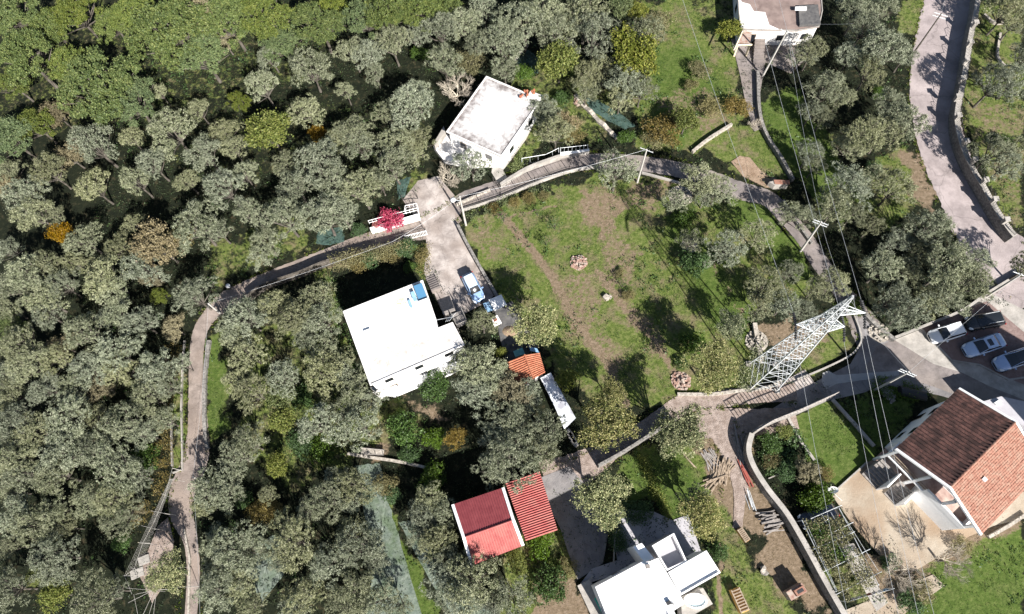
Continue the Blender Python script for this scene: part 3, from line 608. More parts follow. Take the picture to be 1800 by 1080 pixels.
def stain_roof(name, clean, dirty, edge_pts, z, root, amount=.5, wid=1.6):
    # roof surface whose edges carry weathering: a fine sheet with an 'edge' attribute
    xs_ = [p[0] for p in edge_pts]; ys_ = [p[1] for p in edge_pts]
    mb = MB(); mb.prism(edge_pts, z-.12, z); o = mb.build(name, None, root)
    c = Vector((sum(xs_)/len(xs_), sum(ys_)/len(ys_)))
    m = bpy.data.materials.new(name+'_surface'); m.use_nodes = True; t = m.node_tree; b = t.nodes['Principled BSDF']; b.inputs['Roughness'].default_value = .85
    tc = nn(t, 'ShaderNodeTexCoord'); off = worldloc(root).translation
    dmin = None
    for i in range(len(edge_pts)):
        p, q = Vector(edge_pts[i]), Vector(edge_pts[(i+1) % len(edge_pts)]); e = (q-p).normalized(); nrm = Vector((-e.y, e.x))
        if (c-p).dot(nrm) < 0: nrm = -nrm
        vm = nn(t, 'ShaderNodeVectorMath', operation='DOT_PRODUCT'); t.links.new(tc.outputs['Object'], vm.inputs[0]); vm.inputs[1].default_value = (nrm.x, nrm.y, 0)
        ad = nn(t, 'ShaderNodeMath', operation='ADD'); t.links.new(vm.outputs['Value'], ad.inputs[0]); ad.inputs[1].default_value = -(p-off.xy).dot(nrm)
        if dmin is None: dmin = ad.outputs[0]
        else:
            mi = nn(t, 'ShaderNodeMath', operation='MINIMUM'); t.links.new(dmin, mi.inputs[0]); t.links.new(ad.outputs[0], mi.inputs[1]); dmin = mi.outputs[0]
    mr = nn(t, 'ShaderNodeMapRange'); mr.inputs['From Max'].default_value = wid; mr.inputs['To Min'].default_value = amount; mr.inputs['To Max'].default_value = 0; t.links.new(dmin, mr.inputs[0])
    n1 = nn(t, 'ShaderNodeTexNoise'); n1.inputs['Scale'].default_value = 1.1; n1.inputs['Detail'].default_value = 9; n1.inputs['Roughness'].default_value = .75; t.links.new(tc.outputs['Object'], n1.inputs['Vector'])
    ad = nn(t, 'ShaderNodeMath', operation='ADD'); t.links.new(mr.outputs[0], ad.inputs[0]); t.links.new(n1.outputs['Fac'], ad.inputs[1])
    r = ramp(t, [(0.49, clean), (0.62, tuple(.6*a+.4*b_ for a, b_ in zip(clean, dirty))), (0.85, dirty)]); t.links.new(ad.outputs[0], r.inputs[0]); t.links.new(r.outputs[0], b.inputs['Base Color'])
    o.data.materials.clear(); o.data.materials.append(m); return o

# weathered white roof house
zr = 3.3; fp = xy([(855,135),(952,176),(882,276.5),(784.5,233)], zr); b0 = Vector(fp[3])
A = thing('flat_roofed_house', 'white house with weathered flat roof above the curved lane', 'house', (b0.x, b0.y, 0))
walls_with_openings(A, inset(fp, .25), 0, zr-.13, M['white'])
stain_roof('roof', (.62, .61, .60), (.13, .11, .105), fp, zr, A, .32, 2.3)
parapet(A, fp, zr+.002, .16, .16, M['whitedirty'])
mb = MB(); p = P(940, 172, zr); mb.box((p.x, p.y, zr+.003), (1.7, 1.0, .35), R_(-25)); mb.build('roof_ledge', M['whitedirty'], A)
ex = Vector(fp[2])-Vector(fp[1]); ex.normalize(); nx_ = Vector((-ex.y, ex.x))
# side terrace of the house
tp = xy([(784.5,236),(762,258),(779,281),(822,290),(866,288),(874,280)], .9)
mb = MB(); mb.prism(tp, 0, .9); mb.build('terrace', M['whitedirty'], A)
tp2 = xy([(780,222),(762,252),(764,256),(783,232)], 1.9)
mb = MB(); mb.prism(tp2, .9, 1.9); mb.build('terrace_wall', M['kerb'], A)
sheet('house_walk', [(866,290),(885,283),(935,225),(925,245),(900,280),(884,300),(893,315),(875,322),(864,304)], M['kerb'])
mb = MB(); p0 = P(927, 168, zr)
for _ in range(14):
    x, y = p0.x+random.uniform(-.9, .9), p0.y+random.uniform(-.5, .5); mb.box((x, y, zr+.19), (.32, .2, random.uniform(.08, .4)), random.random()*3)
tag(mb.build('roof_tile_pile', M['orange_tile']), 'small pile of orange tiles on the right corner of the weathered roof', 'tile pile')

# big bright flat roofed house
zr = 5.4; fp = xy([(603,548),(743.5,493),(767,562),(770,577),(796,567),(817,607),(651,678.5)], zr); b0 = Vector(fp[0])
B = thing('flat_roofed_house', 'large bright white flat roofed house beside the driveway', 'house', (b0.x, b0.y, 0))
walls_with_openings(B, inset(fp, .2), 0, zr-.13, M['white'])
stain_roof('roof', (.74, .74, .73), (.34, .31, .28), fp, zr, B, .22, .9)
parapet(B, fp, zr+.002, .12, .14, M['whitedirty'])
tp = xy([(651,682),(817,611),(816,640),(790,655),(745,672),(690,695),(662,690)], 1.2)
mb = MB(); mb.prism(tp, 0, 1.2); mb.build('terrace', M['white'], B)
tr_ = xy([(655,690),(690,672),(700,680),(668,700)], 1.8); mb = MB(); mb.prism(tr_, 1.21, 1.8); mb.build('terrace_parapet', M['whitedirty'], B)
def on_roof(mb, u, v, z, sx, sy, h, rz, base=None): p = P(u, v, z); mb.box((p.x, p.y, z), (sx, sy, h), rz)
rz = R_(-68)
s = thing('solar_water_heater', 'blue solar panel with tank on the bright flat roof', 'solar heater', P(740, 518, zr))
mb = MB(); c = P(740, 516, zr); e = Vector((math.cos(rz), math.sin(rz))); n2 = Vector((-e.y, e.x))
def q3(c, e, n2, a, b, z): return (c.x+e.x*a+n2.x*b, c.y+e.y*a+n2.y*b, z)
mb.poly([q3(c, e, n2, -.85, -.5, zr+.75), q3(c, e, n2, .75, -.5, zr+.2), q3(c, e, n2, .75, .5, zr+.2), q3(c, e, n2, -.85, .5, zr+.75)]); 
mb.poly([q3(c, e, n2, -.85, -.5, zr+.68), q3(c, e, n2, -.85, .5, zr+.68), q3(c, e, n2, .75, .5, zr+.13), q3(c, e, n2, .75, -.5, zr+.13)])
mb.build('collector', M['panel'], s)
mb = MB()
for sx in (-.8, .7):
    for sy in (-.45, .45): p = q3(c, e, n2, sx, sy, 0); mb.bar((p[0], p[1], zr), (p[0], p[1], zr+(.7 if sx < 0 else .2)), .05)
mb.build('frame', M['galv'], s)
mb = MB(); mb.tube([q3(c, e, n2, 1.1, -.55, zr+.3), q3(c, e, n2, 1.1, .55, zr+.3)], .22, 10); mb.build('tank', M['white'], s, smooth=True)
for (u, v, sx, sy, h, m, nm, lb) in [(729,524,1.1,.35,.5,'blue','roof_duct','blue metal duct left of the solar panel on the bright roof'), (722,536,.9,.2,.3,'blue','roof_duct','thin blue box in place of a shadow, furthest from the solar panel'), (648,589,1.0,.7,.28,'white','roof_hatch','low white hatch at the left of the bright flat roof'), (745,540,.5,.4,.3,'white','roof_vent','small white vent below the solar panel')]:  # the outermost blue duct is a roof shadow modelled as a box
    mb = MB(); on_roof(mb, u, v, zr, sx, sy, h, rz); mb.box((P(u, v, zr).x, P(u, v, zr).y, zr+h+.003), (sx+.1, sy+.1, .04), rz); tag(mb.build(nm, M[m]), lb, nm.replace('_', ' '))
mb = MB(); p = P(705, 530, zr); k = 22
mb.poly([(p.x+.75*math.cos(6.283*i/k)*random.uniform(.6, 1.1), p.y+.6*math.sin(6.283*i/k)*random.uniform(.6, 1.1), zr+.005) for i in range(k)]); mb.build('rust_stain', M['rust'], B)
mb = MB(); mb.bar(P(720, 503, zr+.05), P(744, 540, zr+.05), .06); mb.build('roof_pipe', M['greywood'], B)
am = thing('aerial_mast', 'thin leaning aerial mast at the notch of the bright roof', 'antenna', P(766, 563, zr))
a, b = P(766, 563, zr), P(797, 557, zr+1.6); mb = MB(); mb.bar(a, b, .05); mb.build('mast', M['galv'], am)
mb = MB()
for t in (.75, .85, .95): c = a.lerp(b, t); mb.bar(c+Vector((-.35, -.5, 0)), c+Vector((.35, .5, 0)), .025)
mb.build('aerial', M['galv'], am)
# outside stair
st = thing('outside_stair', 'outside concrete stair with landing and railing by the notch of the bright house', 'stair', P(800, 560))
mb = MB(); 
for i in range(10):
    c = P(782+i*1.2, 528+i*3.2, 0); mb.box((c.x, c.y, 0), (1.5, .34, 1.9*(i+1)/10), R_(22))
mb.build('steps', M['greywood'], st); mb = MB(); pl = xy([(793,553),(812,546),(822,568),(804,576)], 2.0); mb.prism(pl, 1.85, 2.0); mb.build('landing', M['greywood'], st)
mb = MB()
for a, b in zip(pl[1:], pl[2:]+[pl[0]]):
    for z in (2.5, 3.0): mb.bar((*a, z), (*b, z), .05)
    for k in range(7): c = lerp2(a, b, k/6); mb.bar((*c, 2.0), (*c, 3.0), .03)
mb.build('railing', M['kerb'], st); mb = MB()
for c in pl: mb.bar((*lerp2(c, pl[0], .05), 0), (*lerp2(c, pl[0], .05), 1.86), .1)
mb.build('posts', M['kerb'], st)
st2 = thing('outside_stair', 'short concrete stair in the shade beside the driveway', 'stair', P(765, 500)); mb = MB()
for i in range(7): c = P(757+i*1.8, 488+i*4.0, 0); mb.box((c.x, c.y, 0), (1.2, .3, .15+.12*i), R_(25))
mb.build('steps', M['lane'], st2); mb = MB(); mb.bar(P(766, 489, 0), P(768, 488, 1.2), .05); mb.bar(P(768, 488, 1.2), P(780, 512, 1.8), .05); mb.build('handrail', M['iron'], st2)

# corrugated roofs
def quadpt(q, s, t):                                 # q: 4 3D points p00,p10,p11,p01
    a = q[0].lerp(q[1], s); b = q[3].lerp(q[2], s); return a.lerp(b, t)
def corrugated(root, name, q, n, amp, m, prof='wave', courses=0, thick=.08, jit=0.0):
    # ribs run along t (q0->q3); n ribs across s
    mb = MB(); nrm = (q[1]-q[0]).cross(q[3]-q[0]).normalized()
    if nrm.z < 0: nrm = -nrm
    sub = 6; cols = n*sub; cs = max(1, courses); rows = []
    hs = [[0]*(cols+1) for _ in range(cs)]
    for c in range(cs):
        jr = [random.uniform(-jit, jit) for _ in range(n+1)]
        for lo, hi, lift in ((c/cs, (c+1)/cs, .03 if courses else 0),):
            for t, l in ((lo, lift), (hi, 0)):
                row = []
                for i in range(cols+1):
                    ph = (i % sub)/sub
                    h = amp*(abs(math.sin(math.pi*ph)) if prof == 'tile' else (.5-.5*math.cos(2*math.pi*ph) if prof == 'wave' else (1 if ph > .78 or ph < .05 else 0)))
                    row.append(quadpt(q, i/cols, t)+nrm*(h+l*1.0+jr[i//sub]))
                rows.append(row)
    mb.grid(rows if True else rows)
    # closed underside
    k = [p-nrm*thick for p in q]; mb.poly([k[0], k[3], k[2], k[1]]) 
    for a, b in ((0, 1), (1, 2), (2, 3), (3, 0)): mb.poly([k[a], k[b], q[b], q[a]])
    return mb.build(name, m, root)
# red sheet house
ze, zg = 4.5, 5.4
W1, W2, W3 = P(793.5, 888, ze), P(813, 946.5, zg), P(827, 995, ze)
E1, E2, E3 = P(886.7, 856.7, ze), P(905, 914, zg), P(922, 958.5, ze)
Cc = thing('red_roofed_house', 'small house with red sheet roof, shade painted on one slope, and white side boards', 'house', (W3.x, W3.y, 0))
fpC = inset([tuple(p.xy) for p in (W1, E1, E3, W3)], .3); walls_with_openings(Cc, fpC, 0, ze-.15, M['cream'])
mb = MB()
for a, g, c in ((W1.lerp(E1, .04), W2.lerp(E2, .04), W3.lerp(E3, .04)), (E1.lerp(W1, .04), E2.lerp(W2, .04), E3.lerp(W3, .04))):
    mb.poly([(a.x, a.y, ze-.15), (c.x, c.y, ze-.15), (g.x, g.y, zg-.15)])
mb.build('gable', M['cream'], Cc)
dv = (E2-W2); f0 = .055
corrugated(Cc, 'roof_slope', [W2.lerp(E2, f0), W2.lerp(E2, 1-f0), E1.lerp(W1, f0), W1.lerp(E1, f0)], 20, .045, M['redsheet_shade'], 'rib')
corrugated(Cc, 'roof_slope', [W2.lerp(E2, f0), W2.lerp(E2, 1-f0), E3.lerp(W3, f0), W3.lerp(E3, f0)], 20, .045, M['redsheet_shade2'], 'rib')
for (g0, g1, g2, h0, h1, h2) in ((W1, W2, W3, E1, E2, E3), (E1, E2, E3, W1, W2, W3)):
    mb = MB(); o = Vector((0, 0, .12)); k = Vector((0, 0, -.1))
    for a, b, c, dd in ((g0, g1, h0, h1), (g1, g2, h1, h2)):
        a2, b2 = a.lerp(c, f0-.002), b.lerp(dd, f0-.002)
        pts = [a+o, b+o, b2+o, a2+o]; low = [p+k for p in (a, b, b2, a2)]
        mb.poly(pts); mb.poly(low[::-1])
        for i in range(4): mb.poly([low[i], low[(i+1) % 4], pts[(i+1) % 4], pts[i]])
    mb.build('barge_board', M['white'], Cc)
mb = MB(); mb.tube([W2.lerp(E2, f0)+Vector((0, 0, .06)), W2.lerp(E2, 1-f0)+Vector((0, 0, .06))], .1, 8); mb.build('ridge_cap', M['redsheet_shade2'], Cc)
A1, A2, A3, A4 = P(888, 849, 4.4), P(948, 828, 3.8), P(980, 932, 3.8), P(924, 951, 4.4)
Ce = thing('corrugated_lean_to', 'coral red corrugated lean-to roof joined to the red house', 'shed', (A1.x, A1.y, 0))
corrugated(Ce, 'roof', [A1, A4, A3, A2], 26, .13, M['redsheet_shade2'], 'wave')
mb = MB(); pp = inset([tuple(p.xy) for p in (A1, A2, A3, A4)], .25); mb.prism(pp, 0, [4.15, 3.6, 3.6, 4.15] if sum(pp[i][0]*pp[(i+1) % 4][1]-pp[(i+1) % 4][0]*pp[i][1] for i in range(4)) > 0 else [4.15, 3.6, 3.6, 4.15]); mb.build('wall', M['cream'], Ce)
mb = MB(); a, b = lerp2(pp[2], pp[1], .3), lerp2(pp[2], pp[1], .55); e = (Vector(b)-Vector(a)).normalized(); n2 = Vector((-e.y, e.x))
if (Vector(a)-Vector(pp[0])).dot(n2) < 0: n2 = -n2
mb.prism([a, b, tuple(Vector(b)+n2*.05), tuple(Vector(a)+n2*.05)], 0, 2.0); mb.build('door', M['wood'], Ce)

# terracotta gabled house, tall
ze, zg = 7.0, 8.8
R1, R2 = P(1671, 856, zg), P(1784, 743, zg); N1, N2 = P(1576, 788, ze), P(1684, 684, ze); S1 = P(1726, 939, ze); S2 = S1+(N2-N1)
Eh = thing('tiled_house', 'tall white house with terracotta tiled gable roof, shade painted on one slope, at the right', 'house', (N1.x, N1.y, 0))
fpE = inset([tuple(p.xy) for p in (N1, N2, S2, S1)], .45)
_o = (Vector(fpE[1])-Vector(fpE[0])).normalized()
fpI = [tuple(Vector(fpE[0])+_o*2.0), fpE[1], fpE[2], tuple(Vector(fpE[3])+_o*2.0)]
walls_with_openings(Eh, fpI, 0, ze-.2, M['white'])
for ga, gb, fl in ((fpI[0], fpI[3], 0), (fpE[1], fpE[2], 1)):
    mb = MB(); gm = lerp2(ga, gb, .5); q = [(*ga, ze-.2), (*gb, ze-.2), (*gm, zg-.35)]; mb.poly(q[::-1] if fl else q); mb.build('gable', M['white'], Eh)
corrugated(Eh, 'roof_slope', [R1, R2, N2, N1], 24, .19, M['terra_shade'], 'tile', courses=16, jit=.012)
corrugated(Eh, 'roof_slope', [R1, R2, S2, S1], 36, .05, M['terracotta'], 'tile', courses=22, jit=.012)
mb = MB(); mb.tube([R1+Vector((0, 0, .05)), R2+Vector((0, 0, .05))], .14, 8); mb.build('ridge_cap', M['terracotta'], Eh)
def slabbar(a, b, w, h, side):
    mb = MB(); t = (b-a).normalized(); n = Vector((side.x, side.y, 0)).normalized(); pts = [a, b, b+n*w, a+n*w]; lo = [p-Vector((0, 0, h)) for p in pts]
    mb.poly(pts); mb.poly(lo[::-1])
    for i in range(4): mb.poly([lo[i], lo[(i+1) % 4], pts[(i+1) % 4], pts[i]])
    return mb
sw = (N1-N2).normalized(); up_ = Vector((0, 0, .1))
for a, b in ((R1, N1), (R1, S1)): slabbar(a+up_, b+up_, .22, .3, sw).build('barge_board', M['white'], Eh)
for a, b in ((R2, N2), (R2, S2)): slabbar(a+up_, b+up_, .22, .3, -sw).build('barge_board', M['white'], Eh)
mb = MB(); c = R1.lerp(R2, .35).lerp(S1.lerp(S2, .35), .33); mb.box((c.x, c.y, c.z), (.35, .35, .25), .7); mb.build('roof_vent', M['white'], Eh)
# balcony block on the south-west gable
e = (Vector(fpE[3])-Vector(fpE[0])); Le = e.length; e.normalize(); o = sw.xy.normalized()
def gp_(a, out): q = Vector(fpE[0])+e*a+o*out; return (q.x, q.y)
def lv(a0, a1, o0, o1, z0, z1, m, nm, root=Eh):
    mb = MB(); mb.prism([gp_(a0, o0), gp_(a1, o0), gp_(a1, o1), gp_(a0, o1)], z0, z1); return mb.build(nm, m, root)
tilem = mat('balcony_tiles', (0.24, 0.15, 0.13), (0.34, 0.23, 0.20), 2.0, 0.7, c3=(0.45, 0.36, 0.31), s3=.5)
lv(0, Le, -1.99, 0, 3.2, 3.4, M['white'], 'balcony_slab'); lv(.15, Le-.25, -1.95, -.25, 3.404, 3.43, tilem, 'balcony_floor')
lv(Le*.5, Le, -1.98, -.02, 0, 3.19, M['white'], 'ground_floor_block')
lv(Le*.5, Le, -.2, .02, 3.41, 4.35, M['white'], 'balustrade'); lv(Le-.2, Le, -1.95, -.21, 3.41, 4.35, M['white'], 'balustrade')
for a in (0.0, Le*.36, Le*.68, Le-.24):
    lv(a, a+.24, -.24, .0, .02, 3.19, M['white'], 'pillar') if a < Le*.5 else None
    lv(a, a+.24, -.24, -.0, 3.405 if a < Le*.5 else 4.355, 6.75, M['white'], 'pillar')
    lv(a, a+.24, -1.95, -.25, 6.2, 6.45, M['white'], 'beam')
mb = MB()
for z in (3.9, 4.4): mb.bar((*gp_(.2, -.1), z), (*gp_(Le*.5, -.1), z), .06)
for k in range(26): mb.bar((*gp_(.25+k*Le*.019, -.1), 3.41), (*gp_(.25+k*Le*.019, -.1), 4.4), .022)
mb.build('balcony_railing', M['wood'], Eh)
mb = MB()
for k in range(4): mb.bar((*gp_(.3, -.3-k*.45), 6.5), (*gp_(Le*.36, -.3-k*.45), 6.5), .05)
mb.build('washing_bars', M['kerb'], Eh)
for a0, a1, n_, z0_ in ((.3, 2.3, 7, 2.0), (3.1, 4.6, 6, 1.5)):
    mb = MB()
    for i in range(n_): mb.prism([gp_(a0, .03+.3*i), gp_(a1, .03+.3*i), gp_(a1, .03+.3*(i+1)), gp_(a0, .03+.3*(i+1))], 0, z0_*(1-i/n_))
    mb.build('stair', M['greywood'], Eh); mb = MB()
    mb.prism([gp_(a1+.004, .03), gp_(a1+.16, .03), gp_(a1+.16, .03+.3*n_), gp_(a1+.004, .03+.3*n_)], 0, [z0_+.7]*4); mb.build('stair_wall', M['white'], Eh)
lv(.1, Le*.49, -1.95, -.02, .03, .1, tilem, 'porch_floor')
# unseen block assumed right of the frame, added and shaped to shade the parking court
hb = [P(1690,540), P(1850,635), P(1780,675), P(1620,580)]; kx = 14/math.tan(R_(SUN_EL)); hv = Vector((math.cos(R_(SUN_AZ)), math.sin(R_(SUN_AZ))))*kx
hb = [tuple(p.xy+hv) for p in hb]; nb = thing('assumed_block', 'tall unseen block assumed outside the right edge to shade the parking court', 'building', (hb[0][0], hb[0][1], 0))
walls_with_openings(nb, hb, 0, 13.7, M['whitedirty']); mb = MB(); mb.prism(inset(hb, -.3), 13.704, 14.0); mb.build('roof', M['terracotta'], nb)
# annex slab at the north-east side of the tiled house
an = xy([(1728,706),(1760,697),(1830,712),(1830,760),(1790,745)], 3.0); mb = MB(); mb.prism(an, 0, 3.0); tag(mb.build('garage_block', M['lilac']), 'flat grey garage roof in shade behind the tiled house', 'garage')
mb = MB(); pq = xy([(1748,708),(1758,702),(1762,706),(1752,712)], 3.3); mb.prism(pq, 3.004, 3.3); tag(mb.build('roof_hatch', M['white']), 'white hatch on the grey garage roof behind the tiled house', 'hatch')

# white villa at the bottom
V = thing('white_villa', 'white modern villa with stepped flat roofs at the bottom edge', 'house', P(1060, 1040))
def blk(px, z0, z1, m, nm):
    if nm in ('main_block', 'side_block'): return walls_with_openings(V, xy(px, z1), z0, z1, M[m], name=nm)
    mb = MB(); mb.prism(xy(px, z1), z0, z1); return mb.build(nm, M[m], V)
blk([(1046,1032),(1130,987),(1140,990),(1190,1085),(1180,1110),(1085,1130)], 0, 7.0, 'white', 'main_block')
blk([(1133,991),(1157,981),(1204,1061),(1178,1078)], 7.004, 7.6, 'white', 'roof_strip')
blk([(1174,1006),(1241,968),(1266,1007),(1196,1047)], 0, 5.8, 'white', 'side_block')
blk([(1144,960),(1182,938),(1205,988),(1170,1004)], 0, 5.0, 'lilac', 'side_terrace')
blk([(1113,962),(1128,955),(1150,982),(1133,989)], 0, 6.6, 'white', 'entrance_block')
blk([(1015,1030),(1037,1018),(1082,1100),(1052,1110)], 0, .5, 'kerb', 'terrace_step')
blk([(1196,1050),(1236,1034),(1253,1062),(1200,1092)], 0, 2.6, 'kerb', 'pool_terrace')
def rim(px, z, h, w, nm='parapet'): parapet(V, xy(px, z), z+.003, h, w, M['white'], nm)
rim([(1046,1032),(1130,987),(1132,991),(1178,1078),(1180,1110),(1085,1130)], 7.0, .25, .2); rim([(1144,960),(1182,938),(1205,988),(1170,1004)], 5.0, .9, .15); rim([(1174,1006),(1241,968),(1266,1007),(1196,1047)], 5.8, .2, .15)
for a, b, t, w in ((0, 1, .3, 1.4), (0, 1, .7, 1.4)):
    q = xy([(1046,1032),(1130,987)], 7.0); window(V, q[1], q[0], t, w, .9, 2.2)
mb = MB(); p = P(1138, 996, 7.6); mb.box((p.x, p.y, 7.604), (.35, .35, .5)); mb.build('chimney', M['greywood'], V)
mb = MB(); p = P(1175, 1060, 7.6); mb.box((p.x, p.y, 7.604), (.4, .3, .3), .4); mb.bar((p.x, p.y, 7.7), (p.x+.5, p.y-.1, 7.75), .08); mb.build('roof_fitting', M['dark'], V)
jt = thing('hot_tub', 'round white hot tub on the villa terrace near the bottom edge', 'hot tub', P(1221, 1056, 2.6)); mb = MB(); c = P(1221, 1056, 2.6)
rows = [[(c.x+a*math.cos(6.283*k/28), c.y+b*math.sin(6.283*k/28), z) for k in range(28)] for a, b, z in ((1.1, .68, 2.603), (1.12, .7, 3.15), (1.0, .6, 3.18), (.9, .52, 2.9), (.3, .2, 2.85))]
mb.grid(rows, close=True); mb.poly(rows[-1]); mb.build('tub', M['white'], jt, smooth=False)
mb = MB(); mb.poly([(c.x+.93*math.cos(6.283*k/28), c.y+.54*math.sin(6.283*k/28), 3.02) for k in range(28)]); mb.build('water', mat('pool_water', (.5, .6, .62), None, rough=.05, spec=.8), jt)
ch = MB()
for k in range(7): a = P(1046+k*2.2, 1052+k*4.3, .8); ch.tube([a, P(1048+k*2.2, 1056+k*4.3, .9)], .1, 5)
tag(ch.build('garden_hose', M['green']), 'green hose hanging along the left side of the villa', 'hose')

# brown felt roofed house at the top
zr = 3.0; fp = xy([(1293,-60),(1298,20),(1301,53),(1402,55),(1440,48),(1446,20),(1440,-60)], zr)
T = thing('brown_roofed_house', 'house with patched brown and white flat roof at the top edge', 'house', P(1300, 60))
walls_with_openings(T, inset(fp, .2), 0, zr-.1, M['whitedirty']); mb = MB(); mb.prism(fp, zr-.095, zr); mb.build('roof', M['oldroof'], T)
mb = MB(); wp = [(1296,-10),(1299,22),(1303,50),(1372,53),(1352,44),(1345,22),(1325,20),(1318,8),(1304,4)]; mb.prism(xy(wp, zr), zr+.002, zr+.03); mb.build('roof_patch', M['whitedirty'], T)
mb = MB(); mb.prism(xy([(1402,14),(1436,12),(1441,46),(1404,48)], zr), zr+.004, zr+.4); mb.build('roof_hatch', M['soot'], T)
mb = MB(); mb.prism(xy([(1398,12),(1418,12),(1418,17),(1398,17)], zr+.6), zr+.404, zr+.6); mb.build('skylight', M['white'], T)
parapet(T, fp, zr+.004, .1, .12, M['kerb'])
pc = thing('porch', 'small porch with terracotta floor and cream beams below the brown roof', 'porch', P(1300, 78)); mb = MB(); mb.prism(xy([(1305,55),(1322,56),(1318,78),(1297,76)], 2.6), 2.4, 2.6); mb.build('slab', M['brick'], pc)
mb = MB(); a, b = P(1305, 55, 3.3), P(1290, 88, 3.3); mb.tube([a, b], .12, 4); a, b = P(1297, 79, 3.0), P(1322, 79, 3.0); mb.tube([a, b], .12, 4); mb.build('beam', M['cream'], pc)
mb = MB()
for u, v in ((1306,57),(1298,77),(1319,77)): p = P(u, v, 2.4); mb.box((p.x, p.y, 0), (.2, .2, 2.39))
mb.build('post', M['cream'], pc)
mb = MB()
for i in range(10):
    c = P(1332, 70+i*5.0); mb.box((c.x, c.y, 0), (1.4, .42, 1.5-.14*i))
tag(mb.build('garden_steps', M['lane']), 'garden steps in shade running down from the brown roofed house', 'steps')

# tiny tiled hut and its yard
zt = 2.6; h1, h2, h3, h4 = P(889.5, 637, 2.3), P(948, 620, 2.3), P(958, 655, 2.3), P(913, 681, 2.3); r1, r2 = P(922, 624, 2.95), P(938, 666, 2.95)
Hh = thing('tiled_hut', 'small hut with bright orange pantile roof between olive trees', 'shed', (h1.x, h1.y, 0))
walls_with_openings(Hh, inset([tuple(p.xy) for p in (h1, h2, h3, h4)], .2), 0, 2.25, M['whitedirty'])
corrugated(Hh, 'roof_slope', [r1, r2, h4, h1], 12, .10, M['orange_tile'], 'tile', courses=7, jit=.02)
corrugated(Hh, 'roof_slope', [r1, r2, h3, h2], 12, .10, M['orange_tile'], 'tile', courses=6, jit=.02)
mb = MB(); mb.tube([r1+Vector((0, 0, .08)), r2+Vector((0, 0, .08))], .11, 7); mb.build('ridge_cap', M['orange_tile'], Hh)
mb = MB(); mb.poly([(h1.x, h1.y, 2.3), (h2.x, h2.y, 2.3), (r1.x, r1.y, 2.93)]); mb.poly([(h4.x, h4.y, 2.3), (h3.x, h3.y, 2.3), (r2.x, r2.y, 2.93)]); mb.build('gable', M['whitedirty'], Hh)
def roofsheet(px, z0, z, m, name, label, cat, tilt=0, legs=True):
    r = thing(name, label, cat, (xy(px, z)[0][0], xy(px, z)[0][1], 0)); q = xy(px, z); mb = MB(); mb.prism(q, z-.06, z); mb.build('top', m, r)
    if legs:
        for p in inset(q, .1): mb = MB(); mb.bar((p[0], p[1], 0), (p[0], p[1], z-.06), .07); mb.build('leg', M['greywood'], r)
    return r
roofsheet([(859,527),(881,518),(891,536),(869,547)], 0, 1.8, M['white'], 'storage_shelter', 'small white sheet roof beside the driveway car', 'shelter')
roofsheet([(849,534),(859,530),(868,545),(856,549)], 0, 1.3, M['blue'], 'storage_shelter', 'small blue sheet roof left of the white sheet roof', 'shelter')
r = roofsheet([(864,560),(874,554),(882,568),(869,575)], 0, .9, M['white'], 'garden_table', 'small white table with red box beside the dark yard', 'table')
mb = MB(); p = P(871, 563, .9); mb.box((p.x, p.y, .903), (.45, .3, .2), .5); tag(mb.build('red_box', M['redpaint']), 'small red box on the white table', 'box')
roofsheet([(902,618),(918,611),(923,622),(906,628)], 0, .8, M['teal'], 'water_tank', 'open teal water tank at the shaded front of the orange roofed hut', 'tank', legs=False)
roofsheet([(930,609),(944,613),(948,620),(932,617)], 0, 1.4, M['blue'], 'storage_shelter', 'narrow blue sheet beside the upper corner of the orange roof', 'shelter')
def barrel(u, v, lb, r=.33, h=.9, m='dark'):
    p = P(u, v); t = thing('barrel', lb, 'barrel', p, 'barrels beside the orange roofed hut'); mb = MB()
    rows = [[(p.x+a*math.cos(6.283*k/18), p.y+a*math.sin(6.283*k/18), z) for k in range(18)] for a, z in ((r*.9, 0), (r, h*.3), (r, h*.7), (r*.92, h), (r*.82, h), (r*.8, h-.15))]
    mb.grid(rows, close=True); mb.build('shell', M[m], t); mb = MB(); mb.poly([(p.x+r*.8*math.cos(6.283*k/18), p.y+r*.8*math.sin(6.283*k/18), h-.15) for k in range(18)]); mb.build('lid', M['greywood'], t)
barrel(927, 604, 'dark barrel furthest from the orange roof, top one of three'); barrel(934, 603, 'dark barrel right of the other two by the orange roof'); barrel(931, 612, 'dark barrel nearest the orange roof')
mb = MB(); mb.prism(xy([(950,665),(968,655),(1012,735),(992,755),(975,715)], 1.9), 1.8, 1.9)
ls = thing('sheet_metal_lean_to', 'long pale metal roof strip running down from the orange roofed hut', 'shelter', P(992, 755)); mb.build('roof', mat('worn_metal', (.42, .45, .5), (.75, .77, .8), 1.2, .5, c3=(.3, .3, .33), s3=.7), ls)
mb = MB()
for u, v in ((955,668),(966,660),(1008,732),(993,750),(980,712)): p = P(u, v, 1.8); mb.bar((p.x, p.y, 0), (p.x, p.y, 1.8), .08)
mb.build('posts', M['greywood'], ls)
for i in range(4):
    mb = MB(); p = P(1001+i*3, 762+i*6); mb.box((p.x, p.y, 0), (.9, .5, .5+.1*(i % 2)), -.9); mb.box((p.x, p.y, .61), (.8, .4, .05), -.9)
    tag(mb.build('concrete_block', M['kerb']), ['topmost', 'second', 'third', 'lowest'][i]+' pale block below the long metal roof strip', 'block', 'blocks below the metal roof strip')
sheet('hut_yard', [(868,545),(900,530),(948,612),(890,640),(878,590)], M['soot'])
mb = MB(); p = P(897, 583); k = 16; rows = []
